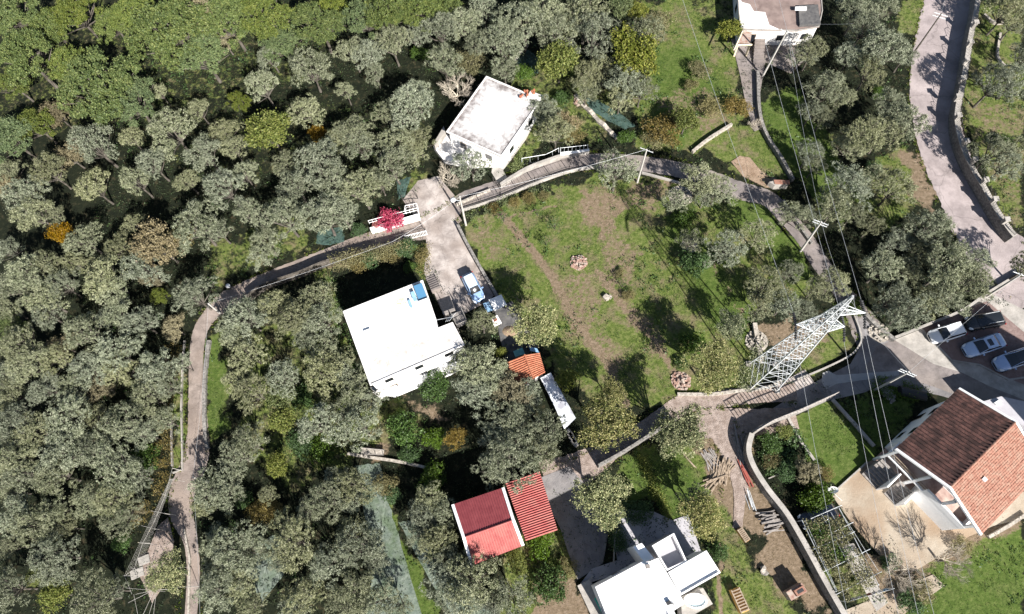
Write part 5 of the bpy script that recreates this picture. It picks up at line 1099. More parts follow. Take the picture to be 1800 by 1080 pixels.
TREES = '''
b 40 95 58;b 130 18 48;b 90 45 42;b 175 150 78;b 232 178 48;b 300 55 78;b 352 92 50;b 400 35 48;b 470 28 52;b 560 40 48;b 22 145 34;b 15 240 44;b 195 38 34;b 235 20 40;b 20 20 50;b 120 110 40;b 500 75 36;b 640 30 42;b 680 22 46;b 735 20 38;b 780 10 32;b 590 12 30
y 475 235 42;o 165 255 42;r 560 236 17;y 85 48 20;n 358 30 36;n 395 72 24
o 475 100 23;o 545 122 34;o 460 150 32;o 540 197 27;b 420 178 22;o 300 230 42;o 395 232 25;o 360 272 34;o 270 290 30;o 230 243 22;o 85 300 34;n 100 200 28;b 60 218 38;n 125 275 26;o 165 330 32;o 45 342 36;o 240 320 30;o 395 330 37;o 430 308 25;o 560 288 46;o 520 328 30;o 350 195 22;o 280 162 16;o 410 262 22;o 500 290 24;o 330 320 22;o 20 300 22;n 10 325 20;o 600 240 24;o 140 240 20
o 620 93 28;o 650 97 30;o 690 77 32;o 730 63 26;o 773 53 32;o 817 43 30;o 843 78 26;o 887 73 36;o 920 43 44;o 955 30 46;o 983 57 36;o 1027 28 46;o 1043 62 38;o 968 72 22;y 983 110 36;y 1113 97 48;o 1138 60 34;y 1093 12 26;v 1160 38 26;o 1033 133 28;o 1030 160 24;o 1060 118 26;o 1100 143 34;o 1127 157 28;o 1090 172 26;g 990 173 15;o 887 123 24;g 922 130 20;o 780 113 32;v 827 108 26;x 800 152 38;o 733 167 28;o 723 193 42;o 683 200 24;o 620 233 32;o 633 255 30;o 700 252 32;o 735 247 28;o 727 267 25;o 690 290 36;o 633 333 38;o 667 320 26;o 827 290 30;o 977 233 32;o 963 208 24;n 997 217 26;o 953 187 22;o 1083 302 36;v 1167 227 32;g 1100 243 16;o 607 160 20;x 787 305 30;y 1120 20 20;o 660 130 20;g 740 95 16;v 1010 238 18;g 760 8 26;o 850 20 26;o 590 320 34
o 600 375 34;o 60 377 34;r 107 412 24;o 147 423 30;o 233 393 17;n 278 432 46;v 318 415 26;o 345 398 42;o 385 408 26;o 443 377 33;o 500 383 40;o 467 427 30;o 460 450 24;o 567 380 42;o 213 440 28;o 253 470 36;n 268 488 20;o 50 483 36;o 83 468 30;o 33 505 30;o 130 463 26;o 187 490 38;o 200 512 32;o 110 503 30;o 77 527 34;o 83 552 30;o 213 553 30;o 247 568 30;o 150 587 38;o 187 562 22;o 207 620 38;o 213 652 32;o 40 607 38;o 53 640 38;o 20 662 30;o 100 633 30;n 110 608 24;o 157 650 34;o 133 682 30;o 83 685 30;o 20 692 30;b 13 575 28;o 17 545 22;n 180 680 26;o 133 705 28;o 277 650 38;o 293 680 30;o 260 697 34;o 318 640 18;o 340 520 38;n 307 577 24;b 280 520 16;o 15 440 24;o 100 380 20
o 433 560 36;o 407 577 30;o 483 537 30;o 520 560 36;o 560 525 30;o 567 567 34;o 437 623 32;o 413 593 26;o 500 663 35;o 567 660 38;o 420 673 28;o 447 690 34;o 573 617 30;y 493 700 27;o 540 600 24;g 530 700 20;o 600 640 28;o 610 660 26;o 625 690 33;o 650 705 25
o 33 740 35;o 60 762 35;o 20 773 26;o 123 735 40;o 160 737 26;o 217 747 44;o 253 763 30;o 117 797 40;o 167 793 34;o 207 820 44;o 240 837 30;o 100 837 36;o 33 810 38;o 40 840 34;o 200 873 38;o 160 880 34;o 213 910 34;o 20 863 28;o 33 907 38;o 67 920 38;o 100 900 30;o 117 927 22;g 258 805 26;o 97 980 38;o 100 1005 28;y 63 1013 20;o 17 1037 38;y 100 1047 28;o 167 1053 44;o 200 1040 26;p 293 1010 32;g 215 955 18;n 240 900 16;o 20 960 22;o 290 740 26
o 437 780 35;o 417 803 32;o 377 863 36;o 360 893 20;o 400 860 28;o 417 963 44;o 383 953 30;o 450 970 30;o 383 997 30;o 383 1037 40;o 423 1027 30;o 443 1067 24;o 520 953 42;o 493 973 26;o 500 920 22;o 540 900 22;v 467 900 28;o 533 1047 35;o 517 1070 28;o 580 993 35;o 577 880 38;o 593 840 22;o 563 747 40;o 597 730 30;y 490 817 25;y 497 740 28;g 567 790 26;o 470 870 16;g 530 780 24;y 575 760 14;g 430 880 16
o 633 753 38;g 710 757 35;g 762 770 22;r 800 770 19;o 890 743 36;o 877 772 36;o 957 763 38;o 920 735 30;o 900 807 50;o 868 822 34;o 950 795 34;p 1063 742 52;p 1198 758 44;p 1062 880 42;o 627 853 35;o 615 880 24;o 757 877 28;o 743 907 28;o 780 902 26;o 767 953 36;o 787 982 34;o 740 937 25;o 833 1022 48;o 787 1022 34;o 807 1047 36;o 900 1047 38;o 867 1070 26;o 633 960 40;o 660 987 26;o 613 937 30;o 627 1037 38;o 667 1055 34;o 605 1070 30;o 700 1067 24;v 677 853 20;g 690 870 16;y 910 987 22;g 950 955 26;g 967 1027 32;v 997 1000 20;g 700 740 20;g 760 840 24;g 720 800 20
p 1233 905 40;o 1222 880 26;g 1263 970 20;v 1357 812 16;g 1355 780 20;y 1378 758 14;g 1380 830 18;g 1433 873 30;n 1420 830 22;v 1452 833 14;x 1590 1005 42;v 1620 1040 24;g 1600 1060 20;v 1690 960 18;x 1685 985 44;g 1565 990 16
o 847 570 27;p 940 572 38;o 843 643 44;o 817 637 28;g 767 680 28;o 867 670 30;n 900 692 36;o 835 695 34;o 928 690 26;y 997 668 18;y 880 620 12;g 712 437 20;v 742 450 13;g 650 455 18;v 690 452 20;v 630 458 20;p 1075 690 24;k 688 388 22;k 662 396 10;g 630 405 14;s 1095 500 14;v 1104 520 12;v 1090 480 10;s 960 425 13;s 975 395 15;s 945 372 13;s 885 380 16;v 955 345 10;v 930 350 12;v 905 356 12;v 870 366 12;s 915 520 26;g 720 470 12
g 1220 462 26;g 1205 385 22;o 1212 425 24;o 1185 355 22;o 1277 437 35;o 1333 413 28;o 1343 503 36;o 1387 480 26;o 1340 535 26;o 1377 535 30;o 1463 500 34;o 1433 505 25;o 1413 547 22;o 1390 377 32;o 1467 367 38;o 1500 377 30;o 1550 473 38;o 1567 527 40;o 1590 552 44;o 1667 470 52;o 1705 498 46;o 1717 460 34;o 1633 403 44;o 1660 527 38;o 1633 530 34;o 1577 427 30;o 1533 397 24;p 1252 645 42;g 1215 605 26;p 1285 570 24;o 1600 480 30;o 1620 440 30;g 1500 540 16;o 1420 380 24;g 1198 640 12
v 1230 125 22;y 1205 213 26;y 1287 52 22;v 1297 190 24;o 1507 20 36;o 1553 18 30;o 1520 47 36;o 1427 90 32;o 1407 100 26;o 1493 100 32;o 1550 85 45;o 1527 127 36;o 1453 157 40;o 1477 172 30;o 1427 195 28;o 1447 207 26;o 1560 187 36;o 1593 217 40;o 1517 240 44;o 1553 235 38;o 1493 262 30;o 1423 270 30;o 1433 290 24;o 1493 325 44;o 1533 315 35;o 1573 330 40;o 1467 345 30;o 1230 315 36;o 1260 335 28;o 1770 18 38;o 1790 35 34;o 1750 147 42;o 1785 140 34;o 1747 268 36;o 1767 290 34;o 1790 260 26;g 1535 300 16;g 1765 250 18;x 1330 215 14;v 1250 190 20;o 1240 345 22;o 1590 100 26;v 1155 245 22;v 1215 150 14;o 1810 470 40;g 1545 165 14;o 1800 100 26
'''
LMARK = [('weathered white roof', 868, 205), ('bright flat white roof', 710, 590), ('red roofed house', 855, 930), ('orange hut roof', 925, 650), ('white villa', 1130, 1020), ('tiled house', 1690, 800), ('lattice pylon', 1400, 600),
 ('brown felt roof', 1370, 25), ('wide road', 1640, 180), ('field brick heap', 1017, 460), ('footpath bend', 380, 545), ('orange-leaved tree', 107, 412), ('lime green tree', 475, 235), ('small golden tree', 560, 236), ('bare twiggy tree', 800, 150),
 ('tawny tree', 278, 432), ('wire enclosure', 270, 930), ('lower white pole', 350, 842), ('left photo edge', 0, 620), ('top left corner', 0, 0), ('bottom left corner', 0, 1080), ('pale harvest net', 680, 960), ('driveway gate', 720, 400), ('parking court', 1700, 600),
 ('lawn', 1450, 780), ('curved lane', 970, 300), ('meadow wall', 1250, 245), ('footbridge', 660, 805), ('upper lane pole', 1420, 420), ('yellow bottom-left tree', 100, 1047), ('blue car', 832, 505), ('dirt yard', 1370, 1000), ('lower lane', 1130, 770), ('top edge midpoint', 900, 0), ('right photo edge', 1800, 200), ('left grove centre', 130, 690), ('big leafy crowns', 300, 70), ('shaded footpath', 600, 440), ('lower footpath', 345, 700), ('bottom edge', 500, 1080)]
def bearing(du, dv):
    a = math.degrees(math.atan2(-dv, du)) % 360
    return ['right of', 'up and right of', 'above', 'up and left of', 'left of', 'down and left of', 'below', 'down and right of'][int(((a+22.5) % 360)//45)]
ORD = ['nearest', 'second nearest', 'third nearest', 'fourth nearest', 'fifth nearest', 'sixth nearest', 'seventh nearest', 'eighth nearest', 'ninth nearest', 'tenth nearest', 'eleventh nearest', 'twelfth nearest']
ent = []
for it in TREES.replace('\n', ';').split(';'):
    s_ = it.split()
    if len(s_) == 4: ent.append([s_[0], float(s_[1]), float(s_[2]), float(s_[3])])
lab = {}
for i, (k, u, v, r) in enumerate(ent):
    nm, du, dv = min(((n, u-a, v-b) for n, a, b in LMARK), key=lambda q: math.hypot(q[1], q[2])); lab[i] = (KIND[k][2], nm, bearing(du, dv), math.hypot(du, dv))
grp = {}
for i, a in lab.items(): grp.setdefault(a[:3], []).append((a[3], i))
LABEL = {}
for key, lst in grp.items():
    lst.sort()
    for q, (dd, i) in enumerate(lst):
        k = ent[i][0]; size = 'small ' if ent[i][3] < 22 else ('large ' if ent[i][3] > 42 else ''); col = KIND[k][3][i % len(KIND[k][3])]
        tail = f', {ORD[min(q, 11)]} {key[0]} that way' if len(lst) > 1 else ''
        t_ = f'{size}{col} {key[0]} {key[2]} the {key[1]}{tail}'
        if len(t_.split()) > 16: t_ = t_.replace(' that way', ' there')
        if len(t_.split()) > 16: t_ = t_.replace(size, '', 1)
        if len(t_.split()) > 16: t_ = t_.replace(' there', '').replace(col+' ', '', 1)
        LABEL[i] = t_
GRP = dict(s='thin saplings in the field', o='olive trees of the grove', n='brownish trees', b='large leafy trees', y='yellow-green trees', p='pale yellowish trees', g='dark green bushes', r='autumn trees', v='dry shrubs', k='pink flowering bushes', x='bare trees')
tr_rng = random.Random(42)
for i, (k, u, v, r) in enumerate(ent):
    pk, oname, cat, cols, hf = KIND[k]; gx = P(u, v, 0); 
    depth = np.dot(np.array([gx.x, gx.y, -H]), -ROT[:, 2]); rm = r*depth/F*(.97 if k == 'b' else (.88 if k == 'o' and u > 1380 else 1.0))
    zc = max(rm*hf*.9, .5)
    if k in 'gv': zc = rm*.62
    if k == 'b': zc = min(rm*1.5, 7.0)
    if k == 'o': zc = min(max(rm*1.7, 3.0), 5.2)
    if k == 'p': zc = rm*2.2
    if k == 'x' and u > 1500: zc = rm*1.5
    if k in 'ynr': zc = rm*1.4
    rm *= (1-zc/H*.8)
    c = P(u, v, zc); var = PROTO[pk][tr_rng.randrange(len(PROTO[pk]))]
    rz = tr_rng.uniform(0, 6.283); zs_ = tr_rng.uniform(.85, 1.1)
    root = thing(oname if k != 'r' else 'autumn_tree', LABEL[i], cat, (c.x, c.y, 0), GRP[k])
    # tilt a little, as the trunks lean
    cr = bpy.data.objects.new('crown', var[0]); C.objects.link(cr); cr.parent = root; cr.location = (0, 0, zc); cr.rotation_euler = (tr_rng.uniform(-.12, .12), tr_rng.uniform(-.12, .12), rz); cr.scale = (rm*tr_rng.uniform(.8, 1.12), rm*tr_rng.uniform(.88, 1.2), rm*zs_)
    tk = bpy.data.objects.new('trunk' if k not in 'gvk' else 'stems', var[1]); C.objects.link(tk); tk.parent = root; tk.location = (0, 0, zc); tk.rotation_euler = (0, 0, rz); tk.scale = (rm, rm, zc/1.24)

# grass tufts and weeds (nobody could count them)
def scatter(name, N, seed, weight, size, m, spread=.10, nb=5, hgt=.10, asp=.16, fl=.5, kind='stuff'):
    r = np.random.default_rng(seed); x = r.uniform(-60, 62, N*6); y = r.uniform(-6, 82, N*6); g, d = masks(x, y); w = weight(g, d, x, y); keep = r.random(len(x)) < w; x, y = x[keep][:N], y[keep][:N]
    n = len(x); cx = np.repeat(x, nb)+r.normal(0, spread, n*nb); cy = np.repeat(y, nb)+r.normal(0, spread, n*nb); cz = r.uniform(.01, hgt, n*nb)
    nr = r.normal(size=(n*nb, 3)); nr[:, 2] = np.abs(nr[:, 2])*fl+.15
    me = leafmesh(name, np.stack([cx, cy, cz], 1), nr, size*r.uniform(.5, 1.4, n*nb), asp, m, seed); o = bpy.data.objects.new(name, me); C.objects.link(o); return tag(o, kind=kind)
RU = [P(*q).xy for q in [(0, 0)]]
road_px = [([(1680,-40),(1668,10),(1656,60),(1645,120),(1643,180),(1652,240),(1672,300),(1700,360),(1728,410),(1770,460),(1830,520)], 48), ([(795,372),(870,333),(985,292),(1040,284),(1180,296),(1300,335),(1350,350),(1415,420),(1470,500),(1530,590)], 22), ([(800,372),(700,412),(590,446),(470,492),(430,510),(395,532),(350,590),(345,700),(345,800),(322,860),(318,900),(340,1010),(335,1090)], 20), ([(1400,690),(1300,697),(1200,712),(1120,765),(1040,812),(960,850)], 20), ([(1400,735),(1270,745),(1290,790),(1300,880)], 28), ([(780,330),(780,400),(830,500)], 45), ([(1500,640),(1800,720)], 60), ([(1620,600),(1800,600)], 60), ([(1520,850),(1650,930),(1780,890)], 60), ([(868,545),(940,620)], 30)]
def offroad(x, y):
    U, V = proj_np(x, y); k = np.ones(x.shape)
    for ln, w in road_px: k *= (linedist(U, V, ln) > w)
    return k
scatter('grass', 26000, 5, lambda g, d, x, y: offroad(x, y)*np.clip(g-.8*d, 0, 1)*(.25+.75*(vnoise(x, y, 2.2, 9) > .5)), .085, L['grass'], .13, 5, .09, .2)
scatter('weeds', 1500, 6, lambda g, d, x, y: offroad(x, y)*np.clip(.3+g-.5*d, 0, 1)*(vnoise(x, y, 3.1, 12) > .62), .13, L['green'], .22, 12, .35, .45)
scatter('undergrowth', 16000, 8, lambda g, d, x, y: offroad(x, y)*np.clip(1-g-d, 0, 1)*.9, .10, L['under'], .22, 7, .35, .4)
scatter('dry_litter', 8000, 11, lambda g, d, x, y: offroad(x, y)*np.clip(d+.15, 0, 1)*.6, .05, L['dry'], .3, 3, .03, .5)

# ---------------------------------------------------------------- yard objects, timber, pergola, enclosure
def tpost(mb, u, v, z, w=.06): p = P(u, v); mb.bar((p.x, p.y, 0), (p.x, p.y, z), w)
def planks(name, c, n, L0, W0, ang, m, label, spread=.5, cat='timber', group=None, jit=6, h=.4):
    p0 = P(*c); mb = MB()
    for k in range(n):
        a = R_(ang+random.gauss(0, jit*1.3)); off = random.uniform(-spread, spread); al = random.gauss(0, L0*.08); nn_ = Vector((-math.sin(R_(ang)), math.cos(R_(ang)))); dd = Vector((math.cos(R_(ang)), math.sin(R_(ang))))
        q = p0.xy+nn_*off+dd*al; mb.box((q.x, q.y, .01+h*random.random()*(1-abs(off)/spread*.7)), (L0*random.uniform(.6, 1.05), W0*random.uniform(.7, 1.3), .06), a)
    return tag(mb.build(name, m), label, cat, group)
planks('timber_pile', (1266,828), 34, 2.9, .12, 68, M['wood'], 'loose pile of pale planks on the dirt left of the curved wall', .95, jit=11)
planks('timber_pile', (1250,808), 14, 2.4, .13, 118, M['greywood'], 'greyish planks at the left end of the pale plank pile', .6, jit=8)
planks('timber_pile', (1255,845), 12, 3.2, .14, 40, M['wood'], 'planks lying crosswise at the foot of the pale plank pile', .5, jit=14)
planks('timber_pile', (1300,790), 16, 4.4, .09, 98, M['greywood'], 'long grey battens beside the bend of the curved wall', .45, jit=3)
planks('pipe_stack', (1309,835), 10, 2.8, .1, 108, M['redpaint'], 'stack of rusty red bars beside the curved wall', .35, 'metal bars', jit=3)
planks('metal_frame', (1318,882), 6, 2.2, .06, 105, M['galv'], 'grey metal ladder frame lying on the ground above the timber stack', .3, 'frame', jit=3)
planks('log_stack', (1353,918), 24, 1.9, .15, 18, M['greywood'], 'stack of pale split timber against the curved wall', 1.1, jit=5, h=.8)
planks('plank_line', (1212,812), 3, 1.8, .08, -50, M['wood'], 'single pale plank on the grass near the speckled yellowish tree', .08, 'timber', jit=2, h=.1)
def slatbox(name, a, b, w, h, m, label):
    a, b = P(*a), P(*b); dd = (b-a).xy; Lx = dd.length; an = math.atan2(dd.y, dd.x); c = (a+b)/2; root = thing(name, label, 'timber stack', (c.x, c.y, 0)); mb = MB()
    mb.box((c.x, c.y, 0), (Lx, w, h), an); mb.build('stack', m, root); mb = MB()
    for k in range(8):
        q = a.lerp(b, (k+.5)/8); mb.box((q.x, q.y, h+.003), (.12, w*.9, .12), an); 
    mb.box((c.x+math.sin(an)*w*.45, c.y-math.cos(an)*w*.45, h+.001), (Lx, .1, .13), an); mb.box((c.x-math.sin(an)*w*.45, c.y+math.cos(an)*w*.45, h+.001), (Lx, .1, .13), an); mb.build('battens', M['wood'], root)
slatbox('pallet_stack', (1288,1035), (1306,1075), .95, .9, M['orange'], 'long yellow timber stack with cross battens near the bottom edge')
slatbox('pallet_stack', (1297,930), (1312,952), .6, .6, M['orange'], 'small orange timber stack between the bushes and the dirt yard')
# brick oven
bo = thing('brick_oven', 'small red brick oven with open top on the dirt yard', 'oven', P(1390, 1040)); an = R_(28); c = P(1393, 1040)
mb = MB(); mb.box((c.x, c.y, 0), (1.9, .9, 1.3), an); mb.build('hearth', M['brick'], bo)
mb = MB(); mb.box((c.x+.2, c.y+.1, 1.304), (1.1, .6, .5), an); mb.build('chimney', M['terracotta'], bo); mb = MB(); mb.box((c.x+.2, c.y+.1, 1.808), (.7, .3, .02), an); mb.build('flue', M['dark'], bo)
# vine pergola
pg = thing('vine_pergola', 'metal pergola carrying dry yellowing vines beside the curved wall', 'pergola', P(1450, 960))
mb = MB(); g0 = [(1405,912),(1464,895)]; 
for a, b in (((1425,912),(1480,888)), ((1410,915),(1470,1040)), ((1475,893),(1545,1030)), ((1466,935),(1500,918)), ((1432,965),(1502,935)), ((1448,1005),(1530,965)), ((1470,1045),(1550,1005))):
    mb.bar(P(*a, 2.3), P(*b, 2.3), .05)
for k in range(5): mb.bar(P(1415+k*15, 915-k*5, 2.32), P(1472+k*18, 1040-k*9, 2.32), .03)
mb.build('frame', M['galv'], pg)
for u, v in ((1410,915),(1475,893),(1432,965),(1502,935),(1470,1040),(1545,1028)):
    p = P(u, v, 2.3); mb = MB(); mb.bar((p.x, p.y, 0), (p.x, p.y, 2.3), .07); mb.build('post', M['galv'], pg)
def vinepatch(name, px, z, n, leaf, size, label, cat, group=None, seed=1, zspread=.35, dens=None):
    r = np.random.default_rng(seed); pts = np.array([tuple(P(u, v, z).xy) for u, v in px]); lo, hi = pts.min(0), pts.max(0)
    x = r.uniform(lo[0], hi[0], n*3); y = r.uniform(lo[1], hi[1], n*3); ok = (pip(x, y, [tuple(q) for q in pts]) > r.normal(0, .25, n*3)) & (vnoise(x+50, y+50, .9, seed+3)+vnoise(x+50, y+50, .35, seed+4)*.5 > (.62 if dens is None else dens)); x, y = x[ok][:n], y[ok][:n]
    zz = z+r.normal(0, zspread*.5, len(x)); nr = unit(r, len(x))+np.array([0, 0, .8]); b = P(*px[0], 0)
    cen = np.stack([x-b.x, y-b.y, zz], 1); me = leafmesh(name, cen, nr, size*r.uniform(.5, 1.4, len(x)), .6, L[leaf], seed)
    o = bpy.data.objects.new(name, me); C.objects.link(o); o.location = (b.x, b.y, 0); return tag(o, label, cat, group)
vinepatch('grape_vine', [(1412,918),(1470,905),(1500,940),(1530,1000),(1545,1055),(1490,1060),(1460,1010),(1430,960)], 2.35, 5200, 'dry', .085, 'yellowing vine spread over the pergola beside the curved wall', 'vine', seed=3)
vinepatch('grape_vine', [(1420,915),(1480,930),(1500,980),(1460,990),(1430,950)], 2.3, 1500, 'green', .085, 'greener vine shoots at the upper half of the pergola', 'vine', seed=4)
vinepatch('vegetable_bed', [(1330,782),(1360,765),(1395,748),(1425,800),(1400,818),(1350,838)], .35, 3600, 'green', .10, 'leafy vegetable rows inside the curved wall corner', 'vegetable bed', seed=5, dens=.7)
vinepatch('climber_hedge', [(575,455),(640,440),(715,425),(722,440),(650,462),(580,475)], 1.3, 7000, 'dry', .07, 'dry brown hedge along the lower side of the shaded footpath', 'hedge', seed=6, zspread=1.1, dens=.4)
vinepatch('climber_hedge', [(812,378),(870,352),(960,322),(965,330),(880,365),(820,392)], .5, 3500, 'yg', .07, 'yellow-green creeping hedge along the top edge of the field', 'hedge', seed=7, zspread=.5, dens=.6)
vinepatch('climber_hedge', [(745,425),(757,430),(757,480),(742,485),(730,450)], .7, 900, 'dry', .07, 'dry climbing plants on the left border of the driveway', 'hedge', seed=8, zspread=.6, dens=.5)
vinepatch('climber_hedge', [(905,285),(925,262),(930,278),(912,305),(898,305)], .5, 1600, 'yg', .07, 'bright yellow-green ivy beside the white path of the weathered house', 'hedge', seed=9, zspread=.5, dens=.45)
vinepatch('climber_hedge', [(290,600),(318,610),(300,720),(300,830),(262,930),(240,960),(235,920),(270,850),(280,740)], 1.2, 7000, 'dry', .06, 'dry thicket between the olive grove and the narrow footpath', 'hedge', seed=10, zspread=.9, dens=.66)
vinepatch('climber_hedge', [(565,470),(580,470),(610,560),(640,660),(600,640),(580,560)], .5, 2600, 'green', .07, 'green strip of plants left of the bright white house', 'hedge', seed=12, zspread=.5, dens=.6)
vinepatch('climber_hedge', [(1120,800),(1135,800),(1180,905),(1175,915),(1150,870)], .6, 2600, 'yg', .07, 'narrow sunlit hedge above the villa patio', 'hedge', seed=13, zspread=.6, dens=.4)
vinepatch('climber_hedge', [(1060,900),(1090,925),(1105,965),(1080,970),(1072,940)], .5, 2200, 'green', .08, 'dark clipped hedge at the left of the villa patio', 'hedge', seed=14, zspread=.5, dens=.3)
vinepatch('climber_hedge', [(1090,880),(1140,880),(1150,905),(1120,925),(1100,910)], .5, 2200, 'green', .08, 'dark hedge at the top of the villa patio', 'hedge', seed=15, zspread=.5, dens=.3)
vinepatch('climber_hedge', [(1430,1000),(1560,1040),(1640,1000),(1700,960),(1800,910),(1800,925),(1680,1000),(1560,1070)], .3, 5000, 'dry', .06, 'dry weeds fringing the lower border of the beige courtyard', 'hedge', seed=16, zspread=.4, dens=.7)
vinepatch('climber_hedge', [(1540,660),(1590,672),(1640,690),(1600,705),(1530,695)], .4, 2600, 'green', .08, 'green plants along the shaded edge below the forecourt', 'hedge', seed=17, zspread=.5, dens=.55)
vinepatch('climber_hedge', [(1310,620),(1340,600),(1350,650),(1320,690),(1290,690)], .4, 2600, 'pale', .07, 'pale scrub at the left foot of the pylon', 'hedge', seed=18, zspread=.5, dens=.6)
# wire enclosure at the bottom left
en = thing('wire_enclosure', 'wire mesh enclosure of thin metal bars beside the lower footpath', 'enclosure', P(260, 960)); mb = MB()
top = [(303,823),(290,872),(272,915),(250,957),(236,1000),(219,1013),(232,1045)]; bot = [(318,835),(306,878),(292,925),(275,960)]
ztop = 2.4
for (a, b) in zip(top[:-1], top[1:]): mb.bar(P(*a, ztop), P(*b, ztop), .02)
for a, b in (((299,842),(325,847)), ((283,868),(306,877)), ((265,898),(290,903)), ((248,924),(272,930)), ((243,954),(276,958)), ((236,984),(262,988)), ((228,998),(240,1001)), ((216,1012),(242,1016)), ((222,1034),(290,1040)), ((238,1045),(275,1037)), ((275,957),(262,1010)), ((280,955),(305,1000)), ((306,1032),(330,1032)), ((315,998),(332,997)), ((262,1080),(275,1037)), ((275,1037),(287,1010)), ((225,1060),(275,1035)), ((235,1045),(245,1095)), ((270,1040),(245,1095)), ((275,1038),(268,1095)), ((312,1020),(312,1045))):
    mb.bar(P(*a, ztop), P(*b, ztop), .02)
for k in range(9):
    t = k/9; mb.bar(P(299+t*6, 842, ztop), P(219+t*26, 1012, ztop), .01)
mb.build('frame', M['pole'], en)
for u, v in ((303,823),(272,930),(243,954),(219,1012),(275,1037),(330,1032),(290,903)):
    p = P(u, v, ztop); mb = MB(); mb.bar((p.x, p.y, 0), (p.x, p.y, ztop), .05); mb.build('post', M['pole'], en)
for i, (u, v, w_) in enumerate([(255,985,1.2),(243,1008,1.4)]):
    mb = MB(); p = P(u, v); mb.box((p.x, p.y, 0), (w_, .9, .25), .4); tag(mb.build('concrete_block', M['kerb']), ['pale slab inside the wire enclosure upper side', 'pale slab inside the wire enclosure lower side'][i], 'slab')
# junk beside the dark lawn, satellite dish, garden table, washing line
planks('scrap_heap', (1560,692), 22, 1.2, .25, 20, M['greywood'], 'grey scrap heap in the shade below the forecourt pole', .7, 'scrap', jit=40, h=.5)
mb = MB(); p = P(1600, 694); rows = [[(p.x+x, p.y-.25*x+.55*math.cos(6.283*k/14), .5+.5*math.sin(6.283*k/14)) for k in range(14)] for x in (-1.3, 1.3)]
mb.grid(rows, close=True); mb.poly(rows[0]); mb.poly(rows[1][::-1]); tag(mb.build('storage_tank', M['dark'], smooth=False), 'dark cylindrical tank in the shade beside the grey scrap heap', 'tank')
sdp = thing('satellite_dish', 'white satellite dish and metal stand at the courtyard corner', 'dish', P(1463, 866)); c = P(1463, 862, 1.6)
rows = [[(c.x+.5*a*math.cos(6.283*k/16), c.y+.35*a*math.sin(6.283*k/16), 1.6+.22*a*a+.2*a*math.cos(6.283*k/16)) for k in range(16)] for a in (.05, .5, 1.0)]; mb = MB(); mb.grid(rows, close=True); mb.build('bowl', M['white'], sdp, smooth=True); mb = MB(); mb.bar((c.x, c.y, 0), (c.x, c.y, 1.6), .06); mb.bar((c.x, c.y, 1.2), P(1480, 880, .1), .04); mb.build('stand', M['galv'], sdp)
wlz = thing('washing_line', 'laundry hanging on a line at the lower end of the pergola', 'washing line', P(1500, 1060)); a, b = P(1490, 1058, 1.8), P(1572, 1035, 1.8); mb = MB(); mb.bar(a, b, .02); mb.bar(a, (a.x, a.y, 0), .05); mb.bar(b, (b.x, b.y, 0), .05); mb.build('line', M['galv'], wlz)
for k in range(7):
    t = .15+k*.115; q = a.lerp(b, t); e_ = (b-a).normalized(); w_ = random.uniform(.2, .32); mb = MB(); n2 = Vector((-e_.y, e_.x, 0))
    mb.grid([[q-e_*w_-n2*.0, q+e_*w_], [q-e_*w_+n2*.12-Vector((0, 0, .35)), q+e_*w_+n2*.1-Vector((0, 0, .38))], [q-e_*w_+n2*.08-Vector((0, 0, .8)), q+e_*w_+n2*.16-Vector((0, 0, .75))]])
    tag(mb.build('laundry', [M['cloth'], M['white'], M['blue'], M['redpaint']][k % 4 if k % 4 != 3 or k == 3 else 0]), ['first', 'second', 'third', 'fourth', 'fifth', 'sixth', 'last'][k]+' garment from the left on the washing line', 'laundry', 'laundry on the washing line')
fb = thing('footbridge', 'small pale concrete footbridge with rails above the harvest nets', 'footbridge', P(655, 795)); mb = MB(); mb.prism(xy([(633,787),(675,791),(674,800),(634,798)], .6), .45, .6); mb.build('deck', M['stone'], fb); mb = MB()
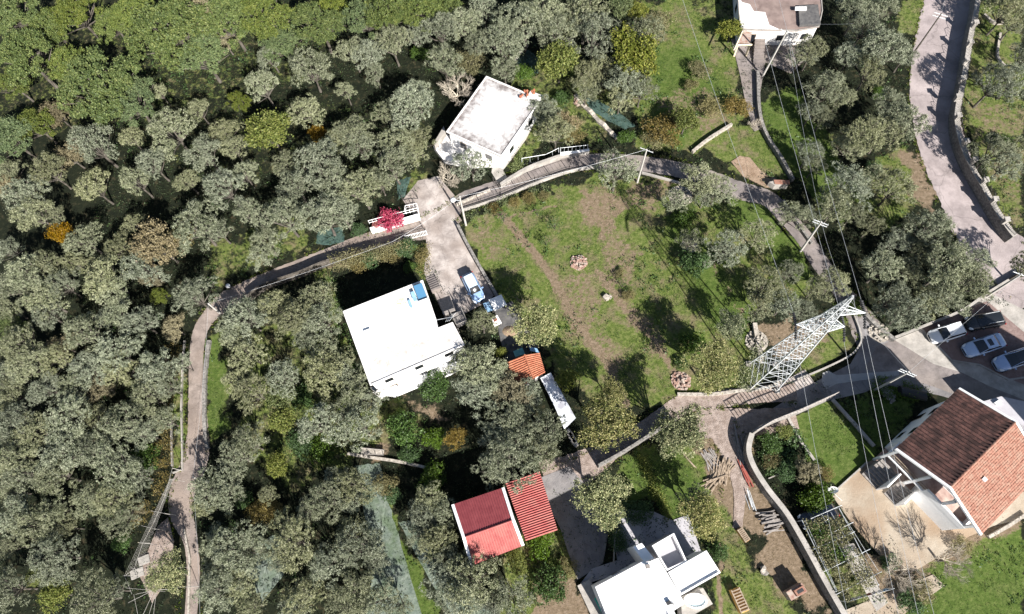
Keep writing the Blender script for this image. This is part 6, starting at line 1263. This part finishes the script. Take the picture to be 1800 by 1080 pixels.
for a, b in (((633,787),(675,791)), ((634,798),(674,800))): mb.bar(P(*a, 1.4), P(*b, 1.4), .06); [mb.bar(P(a[0]+(b[0]-a[0])*t, a[1]+(b[1]-a[1])*t, .6), P(a[0]+(b[0]-a[0])*t, a[1]+(b[1]-a[1])*t, 1.4), .05) for t in (0, .33, .66, 1)]
mb.build('rail', M['greywood'], fb)
rb = P(1395, 328)
rc = thing('red_bin_shelter', 'red topped letter shelter with pale side where the upper lane widens', 'shelter', P(1365, 322)); mb = MB(); mb.prism(xy([(1352,320),(1368,316),(1386,318),(1386,325),(1362,326)], 1.0), 0, 1.0); mb.build('box', M['kerb'], rc); mb = MB(); mb.prism(xy([(1360,316),(1388,317),(1388,324),(1362,323)], 1.12), 1.004, 1.1); mb.build('lid', M['terracotta'], rc)
for (u, v, lb) in ((1560,575,'narrow wooden post leaning on the rubble near the forecourt'),):
    mb = MB(); mb.bar(P(u, v, 0), P(u+6, v-6, 1.2), .08); tag(mb.build('fence_post', M['wood']), lb, 'post')
# open metal gate standing at the picket fence and stones in the meadow
# weeds creeping over the edges of lanes and paths
def edgeweeds(name, n, seed, m, size):
    r = np.random.default_rng(seed); cs = []
    W2_ = [(0, 3.2), (1, 1.35), (2, 1.1), (3, 1.1), (4, 1.7)]
    for k, wd in W2_:
        ln = smoothline(road_px[k][0], 6); pts = [P(*p).xy for p in ln]
        for a, b in zip(pts[:-1], pts[1:]):
            t = (b-a); Ls = t.length; nrm = Vector((-t.y, t.x)).normalized()
            for _ in range(int(Ls*n)):
                sgn = 1 if r.random() < .5 else -1; q = a+t*float(r.random())+nrm*sgn*(wd+float(abs(r.normal(0, .22)))-.06)
                if vnoise(np.array([q.x+90]), np.array([q.y+90]), 1.3, 5)[0] < .42: continue
                for _ in range(6): cs.append((q.x+r.normal(0, .09), q.y+r.normal(0, .09), r.uniform(.03, .2)))
    cs = np.array(cs); nr = unit(r, len(cs))+np.array([0, 0, .5]); o = bpy.data.objects.new(name, leafmesh(name, cs, nr, size*r.uniform(.5, 1.4, len(cs)), .4, m, seed)); C.objects.link(o); tag(o, kind='stuff')
edgeweeds('verge_weeds', 9, 21, L['grass'], .09); edgeweeds('verge_weeds', 5, 22, L['dry'], .08)
